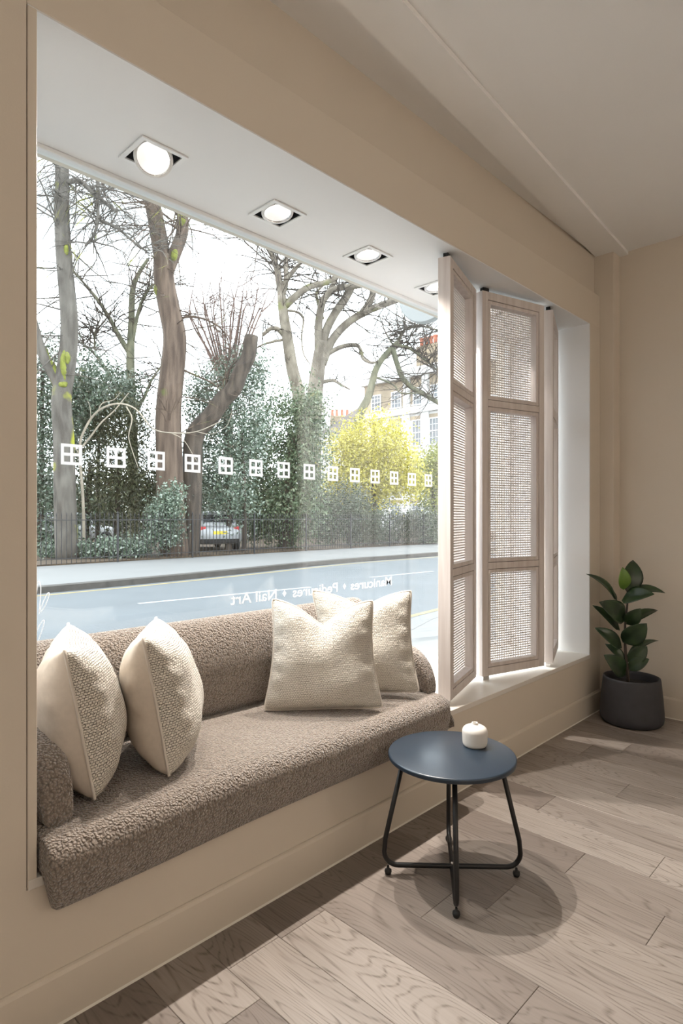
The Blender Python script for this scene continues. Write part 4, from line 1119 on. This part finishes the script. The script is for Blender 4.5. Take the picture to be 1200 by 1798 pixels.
tree('plane_tree', 36.0, 'bark_plane', ([(540, 960), (534, 800), (526, 700), (514, 650), (506, 600), (498, 550), (495, 520)], 0.48, 0.26),
     [([(496, 530), (490, 490), (486, 470), (474, 440), (455, 412), (445, 380)], 0.24, 0.10), ([(500, 538), (522, 518), (545, 503), (575, 495), (605, 478), (640, 455)], 0.23, 0.12),
      ([(496, 520), (503, 490), (502, 465), (506, 435), (512, 400)], 0.18, 0.10), ([(498, 500), (512, 480), (525, 465), (545, 445)], 0.16, 0.08), ([(500, 590), (488, 578), (476, 577), (462, 588)], 0.16, 0.10),
      ([(502, 545), (522, 548), (533, 560), (530, 590), (533, 620), (545, 640)], 0.08, 0.03), ([(505, 595), (480, 600), (460, 606), (445, 615)], 0.09, 0.04)],
     'pale barked plane tree with several limbs, in front of the forked plane tree', TG,
     ((1, 46, 3.8, 0.05, 2, 0.15, 0.2), (2, 22, 3.0, 0.05, 2, 0.1, 0.3), (3, 20, 3.0, 0.045, 2, 0.1, 0.3), (5, 8, 2.0, 0.03, 2, 0.1, 0.4), (6, 8, 2.0, 0.03, 2, 0.1, 0.3), (7, 8, 2.0, 0.03, 2, 0.1, 0.3), (0, 8, 2.0, 0.03, 2, 0.0, 0.5)), twig_mat='bark_dark', seed=12)
tree('plane_tree', 39.0, 'bark_plane', ([(548, 960), (549, 800), (552, 710), (557, 660), (562, 625), (566, 600)], 0.62, 0.40),
     [([(562, 640), (559, 590), (562, 550), (570, 524), (590, 507), (620, 503), (655, 498)], 0.28, 0.16), ([(566, 610), (574, 578), (590, 548), (608, 522), (622, 495), (640, 470)], 0.28, 0.25),
      ([(566, 640), (582, 600), (605, 572), (632, 553), (660, 540), (700, 525), (745, 508)], 0.28, 0.2), ([(636, 552), (650, 530), (657, 508), (664, 480)], 0.26, 0.16),
      ([(574, 622), (600, 609), (626, 606), (635, 618), (638, 630), (655, 637), (680, 627), (708, 600)], 0.16, 0.06), ([(562, 672), (585, 668), (600, 676), (615, 684)], 0.15, 0.05), ([(566, 560), (560, 535), (556, 515), (568, 500)], 0.15, 0.06), ([(570, 524), (588, 495), (592, 470), (600, 440)], 0.18, 0.08)],
     'broad pale plane tree splitting into arching limbs above the ivy', TG,
     ((1, 24, 2.8, 0.045, 2, 0.1, 0.3), (2, 20, 2.8, 0.045, 2, 0.05, 0.5), (3, 30, 2.8, 0.045, 2, 0.1, 0.4), (4, 8, 2.4, 0.04, 2, 0.0, 0.4), (5, 16, 2.2, 0.035, 2, 0.05, 0.3), (6, 9, 2.0, 0.03, 2, -0.1, 0.3), (7, 6, 2, 0.03, 2, 0, 0.3)), twig_mat='bark_dark', seed=14)
tree('twisting_bare_tree', 33.0, 'bark_green', ([(618, 960), (620, 800), (632, 730), (648, 695), (660, 650), (678, 622), (700, 600)], 0.30, 0.12),
     [([(690, 612), (698, 640), (708, 665), (726, 682), (748, 694), (772, 708)], 0.15, 0.13), ([(695, 606), (720, 612), (745, 630), (770, 652)], 0.10, 0.05), ([(700, 600), (710, 580), (735, 572), (770, 580)], 0.09, 0.04), ([(655, 660), (690, 675), (705, 690), (740, 690)], 0.06, 0.03), ([(690, 605), (678, 585), (668, 560)], 0.05, 0.02)],
     'twisting bare tree with a drooping mossy limb in front of the terrace', TG,
     ((1, 30, 2.2, 0.035, 2, 0.0, 0.1), (2, 42, 2.6, 0.035, 2, -0.1, 0.0), (3, 52, 2.6, 0.035, 2, 0.0, 0.0), (4, 10, 1.6, 0.022, 2, 0.1, 0.2), (5, 14, 1.8, 0.025, 2, -0.1, 0.1), (0, 14, 1.8, 0.03, 2, 0.0, 0.6)), twig_mat='bark_dark', seed=17)

def moss(parent, pix, D, rs):
    rr = random.Random(len(pix) + int(pix[0][0]))
    P = [tuple(atD(u, v, D)) for u, v in pix]
    S = [V(p) for p in catmull(P, 5)]
    k = len(S) - 1
    mb = MB(); mb.tube(S, [max(0.01, (rs * math.sin(math.pi * (i + 0.4) / (k + 0.8)) ** 0.5) * rr.uniform(0.85, 1.1)) for i in range(k + 1)], 10)
    tag(mb.build('moss_patch', 'moss', parent, smooth=True), 'bright yellow green moss')
moss(t_mossy, [(62, 583), (72, 610), (84, 634), (97, 652), (106, 664)], 17.92, 0.145)
moss(t_mossy, [(114, 668), (112, 650), (112, 630), (115, 612)], 17.80, 0.10)
moss(t_mossy, [(104, 672), (110, 676), (118, 672)], 17.78, 0.09)
moss(t_mossy, [(118, 640), (119, 628), (117, 616)], 17.80, 0.08)
moss(t_mossy, [(117, 448), (116, 438), (117, 428)], 17.85, 0.07)
moss(t_mossy, [(102, 338), (102, 325), (103, 312)], 17.86, 0.07)
moss(t_red, [(304, 458), (306, 448), (309, 438)], 19.66, 0.12)
moss(t_red, [(318, 396), (319, 384), (317, 372)], 19.72, 0.13)
moss(t_red, [(281, 524), (279, 508), (280, 490)], 19.70, 0.16)
# pale bare shrub whose long branches cross in front of the trunks
ps = empty('pale_branched_shrub', tuple(atD(150, 985, 18.9).xy) + (0.06,)); tag(ps, 'sprawling bare shrub with long pale sinuous branches crossing the trunks', 'shrub')
for pix, r0, r1 in (([(148, 985), (146, 880), (140, 790), (150, 752), (172, 722), (205, 709), (238, 718), (268, 752), (300, 760), (345, 758), (392, 738)], 0.07, 0.018),
                    ([(140, 790), (158, 768), (178, 742), (200, 722), (214, 705), (226, 690)], 0.05, 0.015), ([(146, 880), (142, 830), (140, 800), (128, 782)], 0.05, 0.03),
                    ([(222, 714), (232, 735), (226, 765), (232, 790), (243, 822)], 0.035, 0.012), ([(172, 722), (180, 708), (200, 702), (212, 688)], 0.03, 0.012),
                    ([(300, 760), (322, 772), (340, 800), (348, 812)], 0.02, 0.008), ([(345, 758), (372, 762), (398, 748), (408, 722)], 0.018, 0.008), ([(160, 740), (158, 715), (152, 700)], 0.02, 0.01)):
    mb = MB(); limb(mb, pix, 18.9, r0 * 0.7, r1 * 0.7, 7); mb.build('branch', 'pale_twig', ps, smooth=True)

# ---- evergreens: every leaf a bent blade
def leaves_mesh(name, centres, size, mat, parent, seed, aspect=0.5, hang=0.0):
    rng = np.random.default_rng(seed)
    n = len(centres)
    d = rng.normal(size=(n, 3)); d[:, 2] -= hang; d /= np.linalg.norm(d, axis=1)[:, None]
    e = rng.normal(size=(n, 3)); e -= (e * d).sum(1)[:, None] * d; e /= np.linalg.norm(e, axis=1)[:, None]
    nn = np.cross(d, e)
    L = size * rng.uniform(0.7, 1.3, (n, 1)); W_ = L * aspect / 2
    a_ = centres - d * L / 2; b_ = centres + d * L / 2
    c_ = centres + e * W_ + nn * W_ * 0.35; f_ = centres - e * W_ + nn * W_ * 0.35
    vs = np.stack([a_, c_, b_, f_], 1).reshape(-1, 3)
    me = bpy.data.meshes.new(name)
    me.vertices.add(4 * n); me.vertices.foreach_set('co', vs.ravel())
    me.loops.add(6 * n); me.polygons.add(2 * n)
    base = (np.arange(n) * 4)[:, None]
    idx = np.concatenate([base + np.array([[0, 1, 2]]), base + np.array([[0, 2, 3]])], 1).reshape(-1)
    me.loops.foreach_set('vertex_index', idx.astype(np.int32))
    me.polygons.foreach_set('loop_start', (np.arange(2 * n) * 3).astype(np.int32))
    me.polygons.foreach_set('loop_total', np.full(2 * n, 3, np.int32))
    me.update(calc_edges=True)
    return tag(link(name, me, mat, parent), None, kind='stuff')
def cloud(blobs, D, n, seed, clump=0.28, per=40):
    """blobs: (u, v, ru, rv, weight) in photo pixels at distance D; depth radius follows the width"""
    rng = np.random.default_rng(seed)
    out = []
    wsum = sum(b[4] for b in blobs)
    for u, v, ru, rv, wt in blobs:
        m = max(1, int(n * wt / wsum / per))
        q_ = rng.normal(size=(m, 3)); q_ /= np.linalg.norm(q_, axis=1)[:, None]
        q_ *= (rng.uniform(0.12, 1.0, (m, 1))) ** 0.45
        k = D / F
        c0 = np.array(atD(u, v, D))
        r_ = np.array(view_r); f_ = np.array(view_f)
        cc = c0 + q_[:, :1] * ru * k * r_ + q_[:, 1:2] * max(0.6, min(ru, 60) * k * 0.8) * f_ + q_[:, 2:3] * rv * k * np.array([0, 0, 1.0])
        pts_ = cc[:, None, :] + rng.normal(size=(m, per, 3)) * clump
        out.append(pts_.reshape(-1, 3))
    P_ = np.concatenate(out)
    return P_[P_[:, 2] > 0.08]
def shrub(name, blobs, D, n, mat, size, label, seed, stems, group='evergreens in the garden square', clump=0.28, cat='shrub', aspect=0.5, hang=0.0, bmat='bark_dark'):
    g0 = atD(stems[0][0][0][0], stems[0][0][0][1], D); g0.z = 0.06
    root = empty(name, tuple(g0)); tag(root, label, cat, group)
    for pix, r0, r1 in stems:
        mb = MB(); S = limb(mb, pix, D, r0, r1, 8)
        f0 = S[0].copy(); f0.z = 0.03; mb.tube([f0, S[0]], [r0 * 1.1, r0], 8)
        mb.build('stem', bmat, root, smooth=True)
    leaves_mesh('foliage', cloud(blobs, D, n, seed, clump), size, mat, root, seed, aspect, hang)
    return root
shrub('holly_tree', [(70, 640, 38, 70, 0.7), (95, 740, 55, 60, 1.2), (60, 820, 60, 90, 1.4), (130, 700, 40, 45, 0.7), (85, 905, 60, 60, 1.2), (150, 665, 30, 40, 0.45)], 19.5, 15000, 'leaf_holly', 0.12,
      'dark loose holly around the mossy trunk', 21, [([(70, 980), (72, 850), (75, 650)], 0.12, 0.05)], cat='tree')
shrub('yew_tree', [(190, 790, 55, 80, 1.3), (200, 870, 75, 70, 1.6), (250, 840, 45, 70, 1), (170, 720, 35, 45, 0.6), (225, 740, 35, 50, 0.5)], 20.5, 14000, 'leaf_yew', 0.15, 'dark brownish green yew between the mossy and the reddish trunk', 22,
      [([(150, 985), (152, 900), (160, 820)], 0.14, 0.08), ([(205, 985), (206, 900), (210, 800)], 0.12, 0.06)], cat='tree', aspect=0.28, hang=0.8)
shrub('laurel_bush', [(175, 690, 60, 55, 1), (150, 760, 50, 60, 1), (215, 700, 40, 40, 0.6)], 22.5, 7000, 'leaf_holly', 0.13, 'teal green laurel behind the yew', 23, [([(170, 985), (172, 850), (175, 720)], 0.10, 0.04)])
shrub('pale_bush', [(292, 900, 30, 32, 1), (285, 935, 34, 28, 0.8), (305, 870, 18, 18, 0.4)], 19.0, 4800, 'leaf_teal', 0.10, 'small pale green bush at the foot of the reddish trunk', 24, [([(292, 985), (292, 950), (292, 910)], 0.05, 0.03)], clump=0.14)
shrub('holly_tree', [(385, 690, 48, 55, 1.1), (420, 760, 55, 70, 1.6), (365, 810, 38, 70, 1.2), (400, 870, 50, 60, 1.4), (440, 660, 35, 45, 0.7), (350, 720, 22, 40, 0.4)], 22.0, 19000, 'leaf_teal', 0.115,
      'silvery green holly mass behind the leaning stump', 25, [([(400, 985), (402, 900), (395, 720)], 0.14, 0.06), ([(428, 985), (430, 900), (425, 760)], 0.10, 0.05)], cat='tree')
shrub('ivy_tree', [(500, 740, 60, 50, 1.4), (480, 820, 65, 70, 1.8), (540, 800, 38, 80, 1.4), (500, 900, 75, 65, 1.8), (545, 720, 28, 40, 0.7), (440, 800, 40, 60, 0.8), (440, 905, 45, 50, 1)], 24.3, 24000, 'leaf_ivy', 0.13,
      'dense dark green ivy covered mass under the plane trees', 26, [([(500, 985), (505, 900), (515, 760)], 0.32, 0.2)], cat='tree')
shrub('yellow_tree', [(655, 775, 62, 48, 1.8), (615, 800, 42, 42, 1.1), (690, 810, 48, 42, 1.2), (655, 832, 70, 38, 1.3), (720, 845, 26, 28, 0.5), (600, 845, 30, 25, 0.5), (680, 868, 34, 22, 0.4)], 27.8, 16000, 'leaf_yellow', 0.15,
      'bright yellow green clipped tree in front of the white terrace', 27, [([(658, 975), (658, 900), (656, 840), (650, 790)], 0.11, 0.06), ([(657, 870), (640, 835), (620, 805)], 0.06, 0.03), ([(657, 860), (675, 830), (690, 805)], 0.06, 0.03)], cat='tree', clump=0.30)
shrub('lime_tree', [(755, 830, 28, 40, 1), (770, 870, 35, 40, 1), (785, 810, 30, 40, 1)], 30.5, 8000, 'leaf_lime', 0.15, 'yellow green bush cut off by the shutter\'s edge', 28, [([(764, 975), (762, 900), (760, 840)], 0.16, 0.08)], cat='tree')
shrub('grey_bush', [(610, 890, 38, 45, 1), (580, 910, 30, 45, 0.8), (640, 925, 40, 30, 0.8)], 26.6, 9000, 'leaf_hedge', 0.11, 'grey green bush at the foot of the yellow tree', 29, [([(612, 985), (612, 930), (611, 880)], 0.07, 0.03)])
shrub('clipped_hedge', [(700, 930, 50, 28, 1.2), (760, 930, 50, 30, 1.2), (740, 915, 40, 22, 0.8), (640, 945, 40, 20, 0.6)], 29.0, 11000, 'leaf_hedge', 0.10, 'low green hedge behind the railings beside the lime bush', 30, [([(700, 985), (700, 950), (700, 930)], 0.05, 0.03)])
shrub('ivy_ground_cover', [(120, 968, 50, 14, 1), (190, 966, 50, 13, 1), (235, 964, 30, 10, 0.5)], 18.6, 5200, 'leaf_teal', 0.11, 'low spreading teal green ivy on the soil behind the railing', 31, [([(150, 985), (152, 982), (155, 976)], 0.02, 0.015)], clump=0.15, cat='ground cover')
# bushes closing the far side of the square
for i, (u, wd, lb) in enumerate(((40, 95, 'behind the mossy trunk'), (190, 95, 'behind the yew'), (330, 90, 'behind the parked car'), (470, 95, 'behind the ivy mass'), (600, 70, 'under the slate roofed house'))):
    shrub('far_hedge', [(u, 905, wd, 40, 1), (u + 40, 880, wd * 0.6, 45, 0.7), (u - 40, 890, wd * 0.6, 40, 0.7)], 33.0 + i, 7000, 'leaf_hedge', 0.24, 'hazy green hedge across the garden ' + lb, 40 + i, [([(u, 950), (u, 930), (u, 900)], 0.1, 0.05)], group='far hedges of the garden square', clump=0.5)

# ---- parked cars beyond the garden
def car(pos, rz, paint, label):
    root = empty('parked_car', pos); tag(root, label, 'car', 'cars parked beyond the garden')
    M = Matrix.Translation(pos) @ Matrix.Rotation(rz, 4, 'Z')
    # loft of cross sections along the length (x forward), each (x, half width, z low, z high)
    def loft(sec, name, mat, e=0.35, n=24):
        vs = []
        for x, hw, z0, z1 in sec:
            for k in range(n):
                th = 2 * math.pi * k / n; c_, s_ = math.cos(th), math.sin(th)
                vs.append(M @ V((x, hw * math.copysign(abs(c_) ** e, c_), (z0 + z1) / 2 + (z1 - z0) / 2 * math.copysign(abs(s_) ** e, s_))))
        fs = [(i*n + k, i*n + (k+1) % n, (i+1)*n + (k+1) % n, (i+1)*n + k) for i in range(len(sec)-1) for k in range(n)]
        fs += [tuple(range(n-1, -1, -1)), tuple((len(sec)-1)*n + k for k in range(n))]
        mb = MB(); mb.add(vs, fs); return recalc(mb.build(name, mat, root, smooth=True))
    loft([(-2.0, 0.70, 0.35, 0.80), (-1.95, 0.82, 0.28, 0.92), (-1.6, 0.86, 0.25, 0.95), (0.6, 0.87, 0.25, 0.93), (1.5, 0.84, 0.25, 0.85), (1.95, 0.74, 0.30, 0.72), (2.02, 0.62, 0.38, 0.62)], 'body', paint)
    loft([(-1.86, 0.66, 0.86, 0.96), (-1.62, 0.68, 0.86, 1.36), (-1.2, 0.68, 0.86, 1.46), (0.0, 0.68, 0.86, 1.47), (0.5, 0.66, 0.86, 1.38), (1.1, 0.62, 0.84, 0.92)], 'cabin', paint)
    MB().add([M @ V(p) for p in ((-1.84, -0.56, 0.98), (-1.84, 0.56, 0.98), (-1.665, 0.52, 1.33), (-1.665, -0.52, 1.33))], [(3, 2, 1, 0)]).build('rear_window', 'car_glass', root)
    for s_ in (-1, 1):
        MB().box((-1.99, s_ * 0.62 - 0.11, 0.66), (-1.90, s_ * 0.62 + 0.11, 0.90), M).build('tail_lamp', 'car_lamp', root, bevel=0.02)
        MB().add([M @ V(p) for p in ((-1.3, s_ * 0.69, 0.97), (0.75, s_ * 0.69, 0.97), (0.3, s_ * 0.66, 1.36), (-1.2, s_ * 0.67, 1.36))], [(0, 1, 2, 3)]).build('side_window', 'car_glass', root)
        for x in (-1.25, 1.25):
            MB().lathe([(0.16, -0.08), (0.29, -0.09), (0.31, -0.05), (0.31, 0.05), (0.29, 0.09), (0.16, 0.08)], 24, M=M @ Matrix.Translation((x, s_ * 0.80, 0.31)) @ Matrix.Rotation(math.pi/2, 4, 'X')).build('wheel', 'tyre', root, smooth=True)
    MB().box((-2.005, -0.26, 0.62), (-1.985, 0.26, 0.74), M).build('number_plate', 'plate_yellow', root)
    MB().box((-2.03, -0.72, 0.30), (-1.93, 0.72, 0.46), M).build('bumper', 'tyre', root, bevel=0.02)
c0 = atD(362, 925, 23.5)
va = math.atan2(c0.y, c0.x)
car((c0.x, c0.y, 0.06), va + 0.25, 'car_paint', 'silver hatchback seen from behind with red tail lamps and yellow plate')
c1 = atD(120, 925, 26.0)
car((c1.x, c1.y, 0.06), 0.1, 'car_paint', 'pale parked car glimpsed side on behind the yew stems')

# ---- terrace beyond the square
XF = 45.0
terr = empty('terrace_house', (XF, 32, 0))
tag(terr, 'tall brick and white stucco terrace with sash windows', 'building')
def yz(u, v): p = atX(u, v, XF); return p.y, p.z
yE = yz(640, 700)[0]
MB().box((XF, 18, 0), (XF + 9, yE, 14.3)).build('wall', 'brick_far', terr)
MB().box((XF - 0.12, 18, 0), (XF, yE + 0.05, 10.9)).build('stucco_front', 'stucco', terr)
MB().box((XF - 0.45, 18, 10.9), (XF, yE + 0.15, 11.5)).build('string_course', 'stucco', terr)
MB().box((XF - 0.5, 18, 14.3), (XF + 0.3, yE + 0.2, 15.1)).build('cornice', 'stucco', terr)
MB().box((XF + 0.3, 18, 14.3), (XF + 9, yE, 14.6)).build('roof', 'slate', terr)
for u in (636, 716, 749, 790):
    y = yz(u, 700)[0]
    MB().box((XF - 0.25, y - 0.35, 11.5), (XF, y + 0.35, 14.3)).build('pilaster', 'stucco', terr) if u > 640 else None
    MB().box((XF - 0.30, y - 0.45, 0), (XF - 0.12, y + 0.45, 10.9)).build('pilaster', 'stucco', terr) if u > 640 else None
def sash(u0, u1, z0, z1, xf):
    ya, yb = yz(u1, 700)[0], yz(u0, 700)[0]
    mb = MB(); t_ = 0.11
    x0, x1 = xf - 0.10, xf + 0.02
    mb.box((x0, ya, z0), (x1, ya + t_, z1)).box((x0, yb - t_, z0), (x1, yb, z1)).box((x0, ya + t_, z1 - t_), (x1, yb - t_, z1)).box((x0 - 0.08, ya - 0.1, z0 - 0.12), (x1, yb + 0.1, z0))
    zm = (z0 + z1) / 2
    mb.box((x0, ya + t_, zm - 0.05), (x1, yb - t_, zm + 0.05))
    for k in (1, 2):
        y = ya + (yb - ya) * k / 3; mb.box((x0 + 0.03, y - 0.03, z0), (x1, y + 0.03, z1))
    for z in ((z0 + zm) / 2, (zm + z1) / 2): mb.box((x0 + 0.03, ya, z - 0.025), (x1, yb, z + 0.025))
    w_ = mb.build('window', 'window_frame', terr)
    MB().box((xf - 0.05, ya + 0.03, z0 + 0.03), (xf - 0.02, yb - 0.03, z1 - 0.03)).build('pane', 'window_dark', w_)
    if xf < XF - 0.05:
        MB().box((xf - 0.06, ya - 0.25, z1), (xf - 0.005, yb + 0.25, z1 + 0.35)).build('brick_head', 'brick_far', terr)
for u0, u1 in ((653, 670), (688, 706), (726, 743), (757, 775), (790, 806)): sash(u0, u1, 11.75, 13.3, XF)
for u0, u1 in ((653, 670), (689, 706), (726, 744), (756, 774), (790, 806)): sash(u0, u1, 7.9, 10.3, XF - 0.12)
for u0, u1 in ((653, 670), (689, 706), (726, 744), (756, 774), (790, 806)): sash(u0, u1, 3.4, 6.0, XF - 0.12)
for u0, u1 in ((653, 670), (689, 706), (726, 744), (756, 774)): sash(u0, u1, 0.2, 2.6, XF - 0.12)
cy0, cy1 = yz(768, 640)[0], yz(720, 640)[0]
ch = MB().box((XF + 1.0, cy0 - 1.0, 14.5), (XF + 2.2, cy1, 17.4)); ch = ch.build('chimney', 'brick_far', terr)
for k in range(8):
    y = cy0 - 0.8 + (cy1 - cy0 + 0.6) * k / 7
    MB().lathe([(0.22, 17.4), (0.18, 17.5), (0.20, 18.1), (0.25, 18.2), (0.25, 18.3), (0.15, 18.3)], 12, c=(XF + 1.6, y, 0)).build('chimney_pot', 'clay_red', ch)
# lower house with a slate gable beyond it
g0 = atD(605, 770, 78.0)
hs = empty('gabled_house', (g0.x, g0.y, 0)); tag(hs, 'low house with a grey slate gable roof and small chimneys', 'building')
Mh = Matrix.Translation((g0.x, g0.y, 0)) @ Matrix.Rotation(A - math.pi/2, 4, 'Z')
MB().box((-3.2, 0, 0), (7, 8, 12.0), Mh).build('wall', 'stucco', hs)
MB().add([Mh @ V(p) for p in ((-3.5, -0.3, 12.0), (7, -0.3, 12.0), (7, 8, 12), (-3.5, 8, 12), (3.2, 0.5, 16.4), (7, 0.5, 16.4), (7, 7, 16.4), (3.2, 7, 16.4))], [(0,1,5,4), (0,4,7,3), (4,5,6,7), (3,7,6,2), (1,2,6,5), (0,3,2,1)]).build('roof', 'slate', hs)
MB().box((-1.9, 3, 12.5), (0.9, 4, 14.9), Mh).build('chimney', 'brick_far', hs)
for x in (-1.6, -1.0, -0.3, 0.4): MB().lathe([(0.2, 14.9), (0.17, 15.7), (0.22, 15.75), (0.1, 15.8)], 10, M=Mh @ Matrix.Translation((x, 3.5, 0))).build('chimney_pot', 'clay_red', hs)
